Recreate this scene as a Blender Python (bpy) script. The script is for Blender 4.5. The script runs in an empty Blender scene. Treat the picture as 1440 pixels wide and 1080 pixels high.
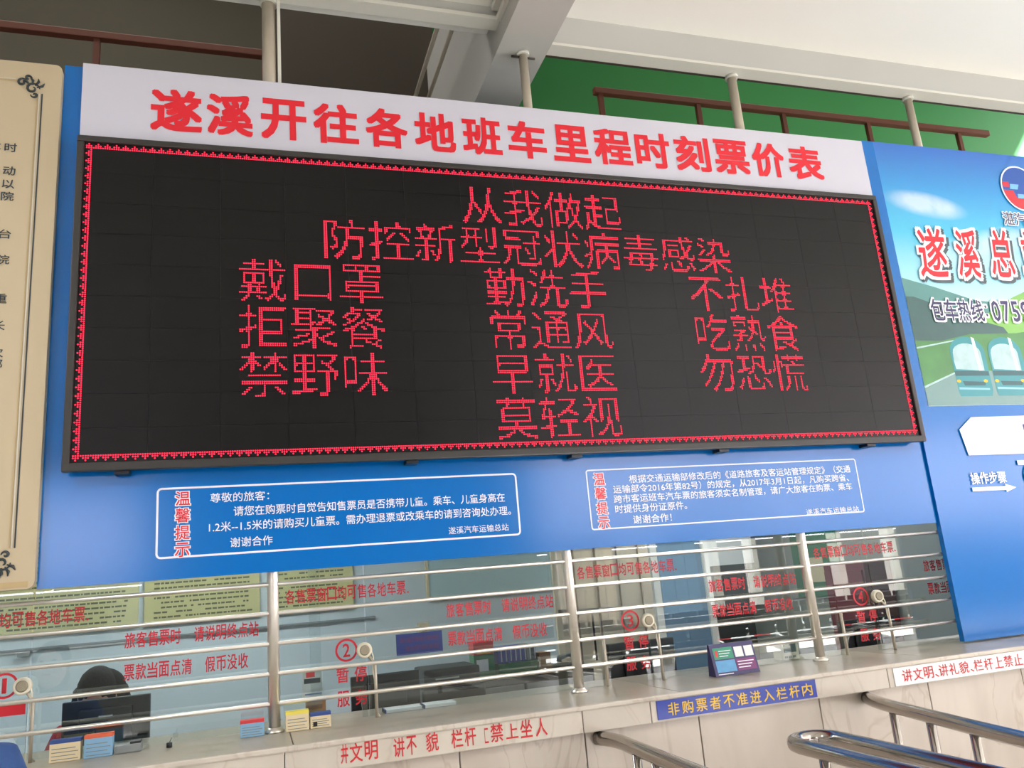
import bpy, bmesh, math, random
from mathutils import Vector, Matrix, Euler
from mathutils.bvhtree import BVHTree
random.seed(7)
S = bpy.context.scene
COL = S.collection

# ---------------------------------------------------------------- camera
cam_d = bpy.data.cameras.new('camera')
cam_d.sensor_width = 36.0
cam_d.lens = 1150.0 / 1440.0 * 36.0
cam_d.clip_end = 200
cam = bpy.data.objects.new('camera', cam_d)
COL.objects.link(cam)
R_ = ((0.95279571, -0.29187011, -0.08361917), (-0.00739011, 0.25303815, -0.96742808), (0.30352218, 0.92237928, 0.23893671))
cam.matrix_world = Matrix(((R_[0][0], -R_[1][0], -R_[2][0], 0.0),
                           (R_[0][1], -R_[1][1], -R_[2][1], -4.0),
                           (R_[0][2], -R_[1][2], -R_[2][2], 1.6),
                           (0, 0, 0, 1)))
S.camera = cam

# ---------------------------------------------------------------- light and exposure
w = bpy.data.worlds.new('daylight')
S.world = w
w.use_nodes = True
bg = w.node_tree.nodes['Background']
bg.inputs[0].default_value = (1.0, 0.93, 1.0, 1)
bg.inputs[1].default_value = 7.0


def light(name, kind, loc, rot, energy, color=(1, 1, 1), size=(1, 1), spread=None):
    d = bpy.data.lights.new(name, kind)
    d.energy = energy
    d.color = color
    if kind == 'AREA':
        d.shape = 'RECTANGLE'
        d.size, d.size_y = size
        if spread:
            d.spread = spread
    o = bpy.data.objects.new(name, d)
    COL.objects.link(o)
    o.location = loc
    o.rotation_euler = rot
    return o


sun = light('sun', 'SUN', (8, -20, 20), (math.radians(63), 0, math.radians(24)), 42.0, (1.0, 0.98, 0.95))
sun.data.angle = 0.03
light('office_tube_light', 'AREA', (-0.3, 1.7, 2.82), (0, 0, 0), 44, (0.96, 0.99, 1.0), (1.3, 0.25))
light('office_fill_light_side', 'AREA', (3.3, 1.2, 2.82), (0, 0, 0), 30, (1.0, 0.98, 0.95), (1.3, 0.25))  # unseen lamp added to lift the dark far bays
light('office_tube_light_far', 'AREA', (-3.2, 1.7, 2.82), (0, 0, 0), 36, (0.96, 0.99, 1.0), (1.3, 0.25))
for nm, lx, ly, sx, en in (('hall_fill_light', -3.9, -4.2, 1.2, 190), ('hall_fill_light_mid', 5.0, -5.5, 1.5, 60)):  # unseen hall lamps added to brighten the boards
    light(nm, 'AREA', (lx, ly, 4.9), (0, 0, 0), en, (0.95, 0.98, 1.0), (sx, 0.3))
light('upper_hall_fill', 'AREA', (6.5, 1.3, 8.9), (0, 0, 0), 85, (1.0, 0.98, 0.86), (5, 1.0))  # unseen fill lamps added over the void to lift its walls
light('upper_hall_fill_far', 'AREA', (-1.5, 1.2, 8.9), (0, 0, 0), 110, (1.0, 0.97, 0.88), (5, 1.0))
light('upper_hall_window', 'AREA', (11.6, 2.2, 6.2), (0, math.radians(90), 0), 60, (1.0, 1.0, 0.95), (3, 2.5))
S.view_settings.view_transform = 'Standard'
S.view_settings.look = 'None'
S.view_settings.exposure = 0.12
S.view_settings.gamma = 1.0
S.view_settings.use_curve_mapping = False
try:
    S.cycles.use_denoising = True
    S.cycles.max_bounces = 10
    S.cycles.diffuse_bounces = 5
    S.cycles.glossy_bounces = 4
    S.cycles.transparent_max_bounces = 16
    S.cycles.sample_clamp_indirect = 6.0
    S.cycles.caustics_reflective = False
    S.cycles.caustics_refractive = False
except Exception:
    pass


# ---------------------------------------------------------------- materials
def lin(c):
    return tuple(((v / 255) / 12.92 if v / 255 <= 0.04045 else ((v / 255 + 0.055) / 1.055) ** 2.4) for v in c) + (1,)


def mat(name, col, rough=0.6, metal=0.0, spec=0.5, noise=0.0, nscale=8.0, bump=0.0, bscale=60.0, coat=0.0, emit=None, estr=0.0, coat_rough=0.05):
    m = bpy.data.materials.new(name)
    m.use_nodes = True
    nt = m.node_tree
    b = nt.nodes['Principled BSDF']
    b.inputs['Base Color'].default_value = lin(col)
    b.inputs['Roughness'].default_value = rough
    b.inputs['Metallic'].default_value = metal
    b.inputs['Specular IOR Level'].default_value = spec
    b.inputs['Coat Weight'].default_value = coat
    b.inputs['Coat Roughness'].default_value = coat_rough
    if emit:
        b.inputs['Emission Color'].default_value = emit + (1,)
        b.inputs['Emission Strength'].default_value = estr
    tc = nt.nodes.new('ShaderNodeTexCoord')
    if noise:
        n = nt.nodes.new('ShaderNodeTexNoise')
        n.inputs['Scale'].default_value = nscale
        n.inputs['Detail'].default_value = 5
        nt.links.new(tc.outputs['Object'], n.inputs['Vector'])
        mr = nt.nodes.new('ShaderNodeMapRange')
        mr.inputs['To Min'].default_value = 1 - noise
        mr.inputs['To Max'].default_value = 1 + noise
        nt.links.new(n.outputs['Fac'], mr.inputs['Value'])
        mx = nt.nodes.new('ShaderNodeVectorMath')
        mx.operation = 'SCALE'
        mx.inputs[0].default_value = lin(col)[:3]
        nt.links.new(mr.outputs['Result'], mx.inputs['Scale'])
        nt.links.new(mx.outputs['Vector'], b.inputs['Base Color'])
    if bump:
        n2 = nt.nodes.new('ShaderNodeTexNoise')
        n2.inputs['Scale'].default_value = bscale
        nt.links.new(tc.outputs['Object'], n2.inputs['Vector'])
        bp = nt.nodes.new('ShaderNodeBump')
        bp.inputs['Strength'].default_value = bump
        bp.inputs['Distance'].default_value = 0.004
        nt.links.new(n2.outputs['Fac'], bp.inputs['Height'])
        nt.links.new(bp.outputs['Normal'], b.inputs['Normal'])
    return m


def marble(name, c1, c2, vein, rough=0.35, scale=1.6, vs=0.35):
    m = mat(name, c1, rough)
    nt = m.node_tree
    b = nt.nodes['Principled BSDF']
    tc = nt.nodes.new('ShaderNodeTexCoord')
    mp = nt.nodes.new('ShaderNodeMapping')
    mp.inputs['Scale'].default_value = (1.9, 1.0, 0.75)
    oi = nt.nodes.new('ShaderNodeObjectInfo')
    va = nt.nodes.new('ShaderNodeVectorMath')
    va.operation = 'MULTIPLY_ADD'
    va.inputs[1].default_value = (1, 1, 1)
    cb = nt.nodes.new('ShaderNodeCombineXYZ')
    mm = nt.nodes.new('ShaderNodeMath'); mm.operation = 'MULTIPLY'; mm.inputs[1].default_value = 40
    nt.links.new(oi.outputs['Random'], mm.inputs[0])
    nt.links.new(mm.outputs[0], cb.inputs['Z'])
    nt.links.new(tc.outputs['Object'], mp.inputs['Vector'])
    nt.links.new(mp.outputs['Vector'], va.inputs[0])
    nt.links.new(cb.outputs['Vector'], va.inputs[2])
    n1 = nt.nodes.new('ShaderNodeTexNoise'); n1.inputs['Scale'].default_value = scale; n1.inputs['Detail'].default_value = 6
    n1.inputs['Distortion'].default_value = 0.8
    nt.links.new(va.outputs['Vector'], n1.inputs['Vector'])
    r1 = nt.nodes.new('ShaderNodeValToRGB')
    r1.color_ramp.elements[0].position = 0.35; r1.color_ramp.elements[0].color = lin(c2)
    r1.color_ramp.elements[1].position = 0.62; r1.color_ramp.elements[1].color = lin(c1)
    nt.links.new(n1.outputs['Fac'], r1.inputs['Fac'])
    n2 = nt.nodes.new('ShaderNodeTexNoise'); n2.inputs['Scale'].default_value = scale * 1.1; n2.inputs['Detail'].default_value = 4
    n2.inputs['Distortion'].default_value = 1.5
    nt.links.new(va.outputs['Vector'], n2.inputs['Vector'])
    r2 = nt.nodes.new('ShaderNodeValToRGB')
    e = r2.color_ramp.elements
    e[0].position = 0.48; e[0].color = (0, 0, 0, 1)
    e[1].position = 0.5; e[1].color = (vs, vs, vs, 1)
    x = e.new(0.52); x.color = (0, 0, 0, 1)
    nt.links.new(n2.outputs['Fac'], r2.inputs['Fac'])
    mx = nt.nodes.new('ShaderNodeMix'); mx.data_type = 'RGBA'
    nt.links.new(r2.outputs['Color'], mx.inputs['Factor'])
    nt.links.new(r1.outputs['Color'], mx.inputs['A'])
    mx.inputs['B'].default_value = lin(vein)
    nt.links.new(mx.outputs['Result'], b.inputs['Base Color'])
    return m


def glass_mat(name, tint=(0.89, 0.93, 0.93), base=0.03, blend=2.2):
    m = bpy.data.materials.new(name)
    m.use_nodes = True
    nt = m.node_tree
    nt.nodes.clear()
    out = nt.nodes.new('ShaderNodeOutputMaterial')
    t = nt.nodes.new('ShaderNodeBsdfTransparent'); t.inputs[0].default_value = tint + (1,)
    g = nt.nodes.new('ShaderNodeBsdfGlossy'); g.inputs['Roughness'].default_value = 0.0
    g.inputs['Color'].default_value = (0.95, 1, 0.98, 1)
    f = nt.nodes.new('ShaderNodeFresnel'); f.inputs['IOR'].default_value = 1.52
    a = nt.nodes.new('ShaderNodeMath'); a.operation = 'MULTIPLY_ADD'
    a.inputs[1].default_value = blend; a.inputs[2].default_value = base
    ge = nt.nodes.new('ShaderNodeNewGeometry')
    inv = nt.nodes.new('ShaderNodeMath'); inv.operation = 'SUBTRACT'; inv.inputs[0].default_value = 1.0
    nt.links.new(ge.outputs['Backfacing'], inv.inputs[1])
    mu = nt.nodes.new('ShaderNodeMath'); mu.operation = 'MULTIPLY'
    nt.links.new(f.outputs[0], mu.inputs[0]); nt.links.new(inv.outputs[0], mu.inputs[1])
    nt.links.new(mu.outputs[0], a.inputs[0])
    mx = nt.nodes.new('ShaderNodeMixShader')
    nt.links.new(a.outputs[0], mx.inputs[0])
    nt.links.new(t.outputs[0], mx.inputs[1])
    nt.links.new(g.outputs[0], mx.inputs[2])
    nt.links.new(mx.outputs[0], out.inputs[0])
    return m


M = {}
M['ceiling'] = mat('ceiling_plaster', (245, 243, 236), 0.85, noise=0.02, nscale=0.8)
M['beam'] = mat('beam_plaster', (192, 191, 186), 0.8, noise=0.03, nscale=1.2)
M['trim'] = mat('beam_trim', (222, 220, 210), 0.6)
M['shadeclamp'] = mat('shade_and_clamp', (60, 50, 42), 0.7)
M['green'] = mat('green_wall_paint', (44, 124, 60), 0.7, noise=0.05, nscale=0.6)
M['olive'] = mat('olive_wall_paint', (96, 90, 77), 0.8, noise=0.05, nscale=0.5)
M['brownwall'] = mat('brown_wall_paint', (88, 78, 68), 0.8, noise=0.06, nscale=0.6)
M['rust'] = mat('brown_rail_paint', (122, 68, 52), 0.5, noise=0.08, nscale=12)
M['steel'] = mat('brushed_steel', (236, 230, 220), 0.34, 0.85, noise=0.06, nscale=20)
M['pipe'] = mat('painted_pipe', (196, 186, 168), 0.45, 0.3, noise=0.06, nscale=9)
M['railsteel'] = mat('railing_steel', (176, 170, 164), 0.16, 1.0, noise=0.05, nscale=15)
M['titlewhite'] = mat('title_white_vinyl', (206, 205, 217), 0.5, noise=0.01, nscale=2)
M['red'] = mat('title_red', (224, 26, 44), 0.5)
M['textred'] = mat('sticker_red', (206, 28, 44), 0.5)
M['facered'] = mat('painted_red', (196, 40, 44), 0.55)
M['white'] = mat('print_white', (236, 240, 248), 0.45)
M['cream'] = mat('poster_cream', (192, 175, 144), 0.5, noise=0.03, nscale=3)
M['creamedge'] = mat('poster_edge', (186, 162, 118), 0.5)
M['ink'] = mat('poster_ink', (44, 54, 58), 0.5)
M['inklight'] = mat('poster_light_line', (206, 198, 182), 0.5)
M['blue'] = mat('blue_vinyl', (0, 108, 190), 0.17, spec=0.5, noise=0.03, nscale=0.9)
M['bluedeep'] = mat('blue_vinyl_plain', (0, 110, 192), 0.17, spec=0.5)
M['screen'] = mat('led_screen', (20, 18, 18), 0.42, spec=0.45, noise=0.08, nscale=1.5)
M['module'] = mat('led_module_face', (12, 12, 12), 0.36, spec=0.24)
M['frame'] = mat('led_frame', (52, 50, 48), 0.45, 0.2, noise=0.05, nscale=8)
M['dot'] = mat('led_dot', (60, 5, 10), 0.5, emit=(1.0, 0.012, 0.055), estr=2.2)
M['counter_top'] = marble('counter_top_marble', (186, 176, 160), (164, 156, 142), (130, 122, 110), 0.3, 1.2, 0.15)
M['marble'] = marble('beige_marble', (194, 183, 170), (176, 164, 150), (146, 124, 104), 0.3, 1.1)
M['face'] = marble('beige_marble_edge', (204, 195, 181), (188, 178, 164), (164, 146, 128), 0.32, 1.3)
M['floor'] = mat('hall_floor', (212, 211, 207), 0.4, noise=0.05, nscale=0.7)
M['hallwall'] = mat('hall_wall', (120, 118, 114), 0.8, noise=0.03, nscale=0.7)
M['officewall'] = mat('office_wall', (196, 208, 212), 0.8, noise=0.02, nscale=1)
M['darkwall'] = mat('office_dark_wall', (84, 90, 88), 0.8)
M['glass'] = glass_mat('window_glass')
M['black'] = mat('black_plastic', (26, 28, 30), 0.4)
M['greyplastic'] = mat('grey_plastic', (128, 134, 134), 0.5)
M['silver'] = mat('silver_badge', (190, 192, 194), 0.3, 0.8)
M['creamplastic'] = mat('cream_plastic', (236, 229, 206), 0.4)
M['mesh'] = mat('speaker_mesh', (156, 146, 124), 0.6, bump=0.6, bscale=300)
M['signblue'] = mat('sign_blue', (30, 54, 150), 0.4)
M['yellow'] = mat('sign_yellow', (226, 186, 52), 0.5)
M['paper'] = mat('white_paper', (232, 234, 234), 0.7)
M['skin'] = mat('skin', (206, 156, 130), 0.5)
M['hair'] = mat('black_hair', (12, 11, 13), 0.75, spec=0.25, bump=0.8, bscale=90)
M['bluecloth'] = mat('blue_jacket_cloth', (44, 76, 128), 0.8, bump=0.4, bscale=90)
M['redcloth'] = mat('red_jacket_cloth', (168, 22, 40), 0.8, bump=0.4, bscale=90)
M['trousers'] = mat('dark_trousers', (40, 42, 50), 0.85)
M['shoe'] = mat('shoe_black', (24, 22, 22), 0.5)
M['laminate'] = mat('desk_laminate', (150, 150, 144), 0.5)
M['deskdark'] = mat('desk_dark', (66, 60, 56), 0.6)


# ---------------------------------------------------------------- mesh helpers
class MB:
    def __init__(self):
        self.bm = bmesh.new()

    def box(self, x0, x1, y0, y1, z0, z1, bev=0.0):
        vs = [self.bm.verts.new(p) for p in ((x0, y0, z0), (x1, y0, z0), (x1, y1, z0), (x0, y1, z0), (x0, y0, z1), (x1, y0, z1), (x1, y1, z1), (x0, y1, z1))]
        fs = [self.bm.faces.new([vs[i] for i in f]) for f in ((0, 3, 2, 1), (4, 5, 6, 7), (0, 1, 5, 4), (1, 2, 6, 5), (2, 3, 7, 6), (3, 0, 4, 7))]
        if bev:
            es = list({e for f in fs for e in f.edges})
            bmesh.ops.bevel(self.bm, geom=es, offset=bev, segments=2, affect='EDGES', profile=0.6)
        return self

    def tube(self, pts, r, seg=12, cap=True):
        pts = [Vector(p) for p in pts]
        rings = []
        prev = None
        for i, p in enumerate(pts):
            d = (pts[min(i + 1, len(pts) - 1)] - pts[max(i - 1, 0)]).normalized()
            if prev is None:
                a = Vector((0, 0, 1)) if abs(d.z) < 0.9 else Vector((1, 0, 0))
                u = d.cross(a).normalized()
            else:
                u = (prev - d * prev.dot(d)).normalized()
            prev = u
            v = d.cross(u)
            rr = r[i] if isinstance(r, (list, tuple)) else r
            rings.append([self.bm.verts.new(p + (u * math.cos(2 * math.pi * k / seg) + v * math.sin(2 * math.pi * k / seg)) * rr) for k in range(seg)])
        for a, b in zip(rings, rings[1:]):
            for k in range(seg):
                f = self.bm.faces.new((a[k], a[(k + 1) % seg], b[(k + 1) % seg], b[k]))
                f.smooth = True
        if cap:
            self.bm.faces.new(rings[0][::-1])
            self.bm.faces.new(rings[-1])
        return self

    def lathe(self, prof, c=(0, 0, 0), axis='z', seg=24):
        rings = []
        for r, h in prof:
            ring = []
            for k in range(seg):
                a = 2 * math.pi * k / seg
                q = (math.cos(a) * r, math.sin(a) * r, h) if axis == 'z' else (math.cos(a) * r, h, math.sin(a) * r)
                ring.append(self.bm.verts.new((q[0] + c[0], q[1] + c[1], q[2] + c[2])))
            rings.append(ring)
        for a, b in zip(rings, rings[1:]):
            for k in range(seg):
                f = self.bm.faces.new((a[k], a[(k + 1) % seg], b[(k + 1) % seg], b[k]))
                f.smooth = True
        self.bm.faces.new(rings[0][::-1])
        self.bm.faces.new(rings[-1])
        return self

    def poly(self, pts, y, t=0.0):
        """outline in x, z at depth y, thickness t towards the back"""
        vs = [self.bm.verts.new((p[0], y, p[1])) for p in pts]
        f = self.bm.faces.new(vs)
        if t:
            r = bmesh.ops.extrude_face_region(self.bm, geom=[f])
            for v in r['geom']:
                if isinstance(v, bmesh.types.BMVert):
                    v.co.y += t
        return self

    def build(self, name, m, parent=None, **tags):
        bmesh.ops.recalc_face_normals(self.bm, faces=self.bm.faces)
        me = bpy.data.meshes.new(name)
        self.bm.to_mesh(me)
        self.bm.free()
        return link(name, me, m, parent, **tags)


def link(name, me, m, parent=None, **tags):
    o = bpy.data.objects.new(name, me)
    if m is not None:
        me.materials.clear()
        me.materials.append(M[m] if isinstance(m, str) else m)
    COL.objects.link(o)
    if parent is not None:
        o.parent = parent
        o.matrix_parent_inverse = Matrix.Translation(parent.matrix_basis.translation).inverted() if parent.type == 'EMPTY' and parent.parent is None else Matrix.Identity(4)
    for k, v in tags.items():
        o[k] = v
    return o


def thing(name, label, cat, loc=(0, 0, 0), group=None):
    o = bpy.data.objects.new(name, None)
    o.empty_display_size = 0.1
    COL.objects.link(o)
    o.location = loc
    o['label'] = label
    o['category'] = cat
    if group:
        o['group'] = group
    return o


def box(name, m, parent, x0, x1, y0, y1, z0, z1, bev=0.0, **tags):
    return MB().box(x0, x1, y0, y1, z0, z1, bev).build(name, m, parent, **tags)


_tm = {}


def text_polys(s, off=0.0, res=2):
    """outline of a string at size 1 as (verts2d, faces)"""
    key = (s, off, res)
    if key in _tm:
        return _tm[key]
    c = bpy.data.curves.new('lettering_source', 'FONT')
    c.body = s
    c.size = 1.0
    c.resolution_u = res
    c.offset = off
    o = bpy.data.objects.new('lettering_source', c)
    COL.objects.link(o)
    dg = bpy.context.evaluated_depsgraph_get()
    dg.update()
    me = o.evaluated_get(dg).to_mesh()
    vs = [(v.co.x, v.co.y) for v in me.vertices]
    fs = [tuple(p.vertices) for p in me.polygons]
    o.evaluated_get(dg).to_mesh_clear()
    bpy.data.objects.remove(o)
    bpy.data.curves.remove(c)
    _tm[key] = (vs, fs)
    return _tm[key]


def text(name, s, m, parent, x0, x1, zc, h, y, off=0.0, res=2, shear=0.0, em=False, **tags):
    """string fitted into x0..x1 (bounding box), centred at height zc, glyph height h (bbox), facing -y"""
    v0, f0 = text_polys(s, 0.0, res)
    if not v0:
        return None
    if off:
        # heavier weight: the same outline laid over itself, shifted round a small ring
        n = 8 if off > 0.02 else (6 if off > 0.011 else 4)
        vs, fs = list(v0), list(f0)
        for k in range(n):
            a_ = 2 * math.pi * (k + (0 if off > 0.02 else 0.5)) / n
            b0 = len(vs)
            ca, sa = math.cos(a_), math.sin(a_)
            if off > 0.02:
                mxn = max(abs(ca), abs(sa)); ca, sa = ca / mxn, sa / mxn
            vs += [(a + off * ca, b + off * sa) for a, b in v0]
            fs += [tuple(i + b0 for i in f) for f in f0]
        lay = len(v0)
    else:
        vs, fs = v0, f0
        lay = len(v0)
    ax, bx = min(v[0] for v in vs), max(v[0] for v in vs)
    az, bz = min(v[1] for v in vs), max(v[1] for v in vs)
    if em:
        az, bz = -0.08, 0.84
    sx = (x1 - x0) / (bx - ax)
    sz = h / (bz - az)
    me = bpy.data.meshes.new(name)
    me.from_pydata([(x0 + (a - ax) * sx + shear * (b - (az + bz) / 2) * sz, y - 0.00006 * (i // lay), zc + (b - (az + bz) / 2) * sz) for i, (a, b) in enumerate(vs)], [], fs)
    return link(name, me, m, parent, **tags)


# ================================================================ THE SETTING
def struct(name, m, *boxes):
    b = MB()
    for q in boxes:
        b.box(*q)
    return b.build(name, m, None, kind='structure')


struct('floor', 'floor', (-7, 22, -12.4, 3.2, -0.1, 0))
M['asphalt'] = mat('forecourt_asphalt', (70, 72, 74), 0.8, noise=0.1, nscale=0.5)
struct('ground', 'asphalt', (-60, 80, -90, -12.4, -0.12, -0.02))
struct('wall_behind_banner', 'hallwall', (4.6, 22, 0.46, 0.6, 0, 3.3))
struct('wall_left', 'hallwall', (-7.0, -6.8, -12, 4.2, 0, 8.4))
struct('wall_rear', 'hallwall', (-7, -4.4, -12.4, -12, 0, 5.0), (-4.4, -1.9, -12.4, -12, 0, 1.2), (-4.4, -1.9, -12.4, -12, 3.9, 5.0), (-1.9, 5.6, -12.4, -12, 0, 5.0), (5.6, 22, -12.4, -12, 4.6, 5.0))
struct('ceiling', 'ceiling', (-7, 1.43, -12.4, 0.25, 4.98, 5.1), (1.43, 1.74, -12.4, 0.25, 4.98, 5.1), (1.74, 22, -12.4, 0.25, 4.98, 5.1))
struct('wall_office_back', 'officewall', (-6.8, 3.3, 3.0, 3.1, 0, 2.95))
struct('wall_office_far', 'darkwall', (3.3, 4.6, 3.0, 3.1, 0, 2.95))  # wall colour darkened at this end so the glass reflections show stronger
M['sidewall'] = mat('office_side_wall', (158, 162, 154), 0.8)
struct('wall_office_side', 'sidewall', (4.5, 4.6, 0.46, 3.0, 0, 2.95))
struct('ceiling_office', 'officewall', (-6.8, 4.6, 0.1, 3.1, 2.95, 3.0))
# upper storey seen over the boards
struct('wall_upper_green', 'green', (2.0, 14, 4.0, 4.15, 3.0, 9.0))
struct('wall_upper_olive', 'olive', (-6.8, 2.0, 4.0, 4.15, 3.0, 9.0))
struct('wall_upper_partition', 'brownwall', (0.2, 1.5, 1.9, 2.0, 3.0, 9.0))
struct('ceiling_upper', 'olive', (-6.8, 2.0, 0.25, 4.15, 9.0, 9.1))
struct('ceiling_upper_green', 'green', (2.0, 12.2, 0.25, 4.15, 9.0, 9.1))
struct('wall_upper_front', 'hallwall', (-6.8, 22, 0.05, 0.25, 5.1, 9.1))
struct('floor_upper', 'hallwall', (-6.8, 14, 0.35, 4.0, 3.3, 3.5))
# beams
beam_cross = thing('ceiling_crossbeam', 'deep pale plaster beam running from over the boards towards the hall', 'beam', (1.585, 0, 4.74))
box('beam_face', 'beam', beam_cross, 1.43, 1.74, -12, 0.25, 4.74, 4.98)
box('beam_face', 'beam', beam_cross, 1.43, 1.74, 0.25, 4.0, 4.74, 5.9)
for k, (zz, dx) in enumerate(((4.93, 0.05), (4.86, 0.025))):
    box('moulding', 'trim', beam_cross, 1.43 - dx, 1.43, -12, -0.03, zz, zz + 0.035)
for dx in (0.10, 0.2):
    MB().tube([(1.40 - dx, 0.3, 5.25), (1.40 - dx, 3.8, 5.25)], 0.016, 8).build('conduit', 'pipe', beam_cross)
br = thing('ceiling_beam', 'long pale beam above the green upper wall, bright lip along its lower edge', 'beam', (6, 0.1, 4.76))
box('beam_face', 'beam', br, 1.74, 22, 0.0, 0.10, 4.775, 4.98)
box('lip', 'trim', br, 1.74, 22, -0.018, 0.085, 4.757, 4.775)
box('shadow_strip', 'shadeclamp', br, 1.74, 22, 0.085, 0.10, 4.752, 4.775)  # dark strip put in for the shade of the gap under the beam
bl = thing('ceiling_beam', 'grey beam with cream moulding above the dark brown partition', 'beam', (0, 0.1, 4.84))
box('beam_face', 'beam', bl, -6.8, 1.43, 0.0, 0.10, 4.895, 4.98)
box('moulding', 'trim', bl, -6.8, 1.43, -0.03, 0.07, 4.872, 4.897)

# rear of the hall (what the glass reflects)
for cx in (9.75, 10.75, 13.05, 14.6, 18.0):
    t = thing('hall_column', 'square white column at the open rear of the hall', 'column', (cx, -12.1, 0), 'white columns at the open rear of the hall')
    box('shaft', 'ceiling', t, cx - 0.09, cx + 0.09, -12.3, -12.0, 0.35, 4.6)
    box('plinth', 'textred', t, cx - 0.10, cx + 0.10, -12.32, -11.98, 0, 0.3)
t = thing('cream_partition', 'cream tiled partition standing at the rear opening of the hall', 'partition', (6.8, -12, 0))
for k in range(5):
    for j in range(5):
        box('tile', 'marble', t, 6.1 + k * 0.24, 6.332 + k * 0.24, -12.2, -12.0, j * 0.5, j * 0.5 + 0.492)
M['doorblue'] = mat('door_blue_grey', (120, 150, 176), 0.4)
t = thing('rear_gate', 'blue sheet gate at the rear opening of the hall', 'gate', (9, -12.2, 0))
for k in range(3):
    box('gate_board', 'doorblue', t, 8.5 + k * 0.3, 8.79 + k * 0.3, -12.25, -12.2, 0.0, 2.6)
t = thing('antiglare_wall', 'added low dark wall keeping the sunlit floor out of the banner reflection', 'wall', (18, -11, 0))  # unseen wall added to block bright floor from the banner reflection
box('wall_body', 'deskdark', t, 14.9, 21.5, -11.2, -11.0, 0, 1.25)
box('coping', 'greyplastic', t, 14.85, 21.55, -11.23, -10.97, 1.25, 1.3)
for r_, (by, lab) in enumerate(((-8.0, 'added row of dark seats in the middle of the hall, darkening the reflections'), (-9.6, 'added row of dark seats nearer the rear opening, darkening the reflections'))):  # unseen seats added to darken the floor reflected in the glass
    t = thing('added_bench', lab, 'bench', (8.7, by, 0), 'dark seat rows added for the reflections')
    for k in range(15):
        a = 4.6 + k * 0.56
        box('seat', 'black', t, a, a + 0.5, by - 0.22, by + 0.22, 0.40, 0.44, 0.01)
        MB().box(a, a + 0.5, by - 0.26, by - 0.22, 0.46, 0.86, 0.01).build('backrest', 'black', t)
        if k % 3 == 0:
            box('leg', 'steel', t, a - 0.04, a, by - 0.2, by + 0.2, 0.0, 0.4)
    box('beam_rail', 'steel', t, 4.56, 13.0, by - 0.03, by + 0.03, 0.34, 0.40)
t = thing('street_building', 'grey building across the forecourt', 'building', (8, -28, 0))
box('facade', 'darkwall', t, -30, 50, -30, -28, 0, 2.7)
for k in range(8):
    box('window_pane', 'black', t, -6 + k * 2.5, -4.8 + k * 2.5, -28.0, -27.95, 1.0, 2.3)

# ================================================================ SERVICE COUNTER
ct = thing('service_counter', 'long marble ticket counter under the steel grille', 'counter', (1.5, 0, 0))
xs = [-3.4, -1.9, -0.4, 0.114, 1.388, 1.722, 3.051, 4.4, 6.0]
seams = [-3.6, -1.9, 0.15, 1.9, 3.4, 4.9, 6.4]
for a, b in zip(seams, seams[1:]):
    box('countertop_slab', 'counter_top', ct, a + 0.0015, b - 0.0015, -0.365, 0.45, 1.026, 1.056, 0.004)
fs_ = [-3.4, -1.95, -0.6, 0.114, 1.388, 1.722, 3.051, 4.4, 5.8]
for a, b in zip(fs_, fs_[1:]):
    box('edge_slab', 'face', ct, a + 0.0015, b - 0.0015, -0.372, -0.34, 0.943, 1.046, 0.004)
box('bead', 'face', ct, -3.4, 5.8, -0.38, -0.35, 1.036, 1.058, 0.006)
px = [-3.4, -2.8, -2.2, -1.6, -1.0, -0.4, 0.2, 0.83, 1.405, 1.98, 2.65, 3.32, 3.95, 4.6, 5.2, 5.8]
for a, b in zip(px, px[1:]):
    box('marble_panel', 'marble', ct, a + 0.0025, b - 0.0025, -0.335, -0.31, 0.0, 0.943, 0.003)
box('core', 'deskdark', ct, -3.4, 5.8, -0.31, 0.2, 0.0, 1.02)
# painted letters on the edge of the counter
FY = -0.3735
fr = dict(h=0.072, y=FY, off=0.012)
for s, a, b, z in (('井', 0.333, 0.362, 1.0), ('文', 0.368, 0.42, 0.999), ('明', 0.428, 0.482, 1.0), ('讲', 0.546, 0.592, 0.995), ('不', 0.600, 0.642, 0.996), ('貌', 0.682, 0.735, 0.998),
                   ('栏', 0.79, 0.84, 0.997), ('杆', 0.848, 0.898, 0.998), ('匚', 0.935, 0.952, 0.992), ('禁', 0.962, 1.018, 0.998), ('上', 1.03, 1.085, 0.996), ('坐', 1.095, 1.15, 0.998), ('人', 1.165, 1.218, 0.995)):
    text('painted_character', s, 'facered', ct, a, b, z, 0.074 if s not in '匚上' else 0.06, FY, off=0.012)

# sticker strips on the counter edge
t = thing('warning_strip', 'dark blue strip with yellow characters stuck on the counter edge', 'sign', (2.18, -0.374, 0.996))
box('strip', 'signblue', t, 1.752, 2.615, -0.3765, -0.3725, 0.953, 1.034)
for k, ch in enumerate('非购票者不准进入栏杆内'):
    a = 1.806 + k * 0.0726
    text('character', ch, 'yellow', t, a, a + 0.058, 0.993 + 0.001 * k * 0, 0.056, -0.378, off=0.012)
t = thing('courtesy_strip', 'pale strip with red characters stuck on the counter edge below the blue banner', 'sign', (3.6, -0.374, 0.996))
box('strip', 'paper', t, 3.085, 4.6, -0.3765, -0.3725, 0.948, 1.034)
xx = 3.135
for ch in '讲文明、讲礼貌、栏杆上禁止':
    wch = 0.028 if ch == '、' else 0.068
    text('character', ch, 'facered', t, xx, xx + wch * 0.88, 0.992 if ch != '、' else 0.972, 0.058 if ch != '、' else 0.015, -0.378, off=0.01)
    xx += wch

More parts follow.
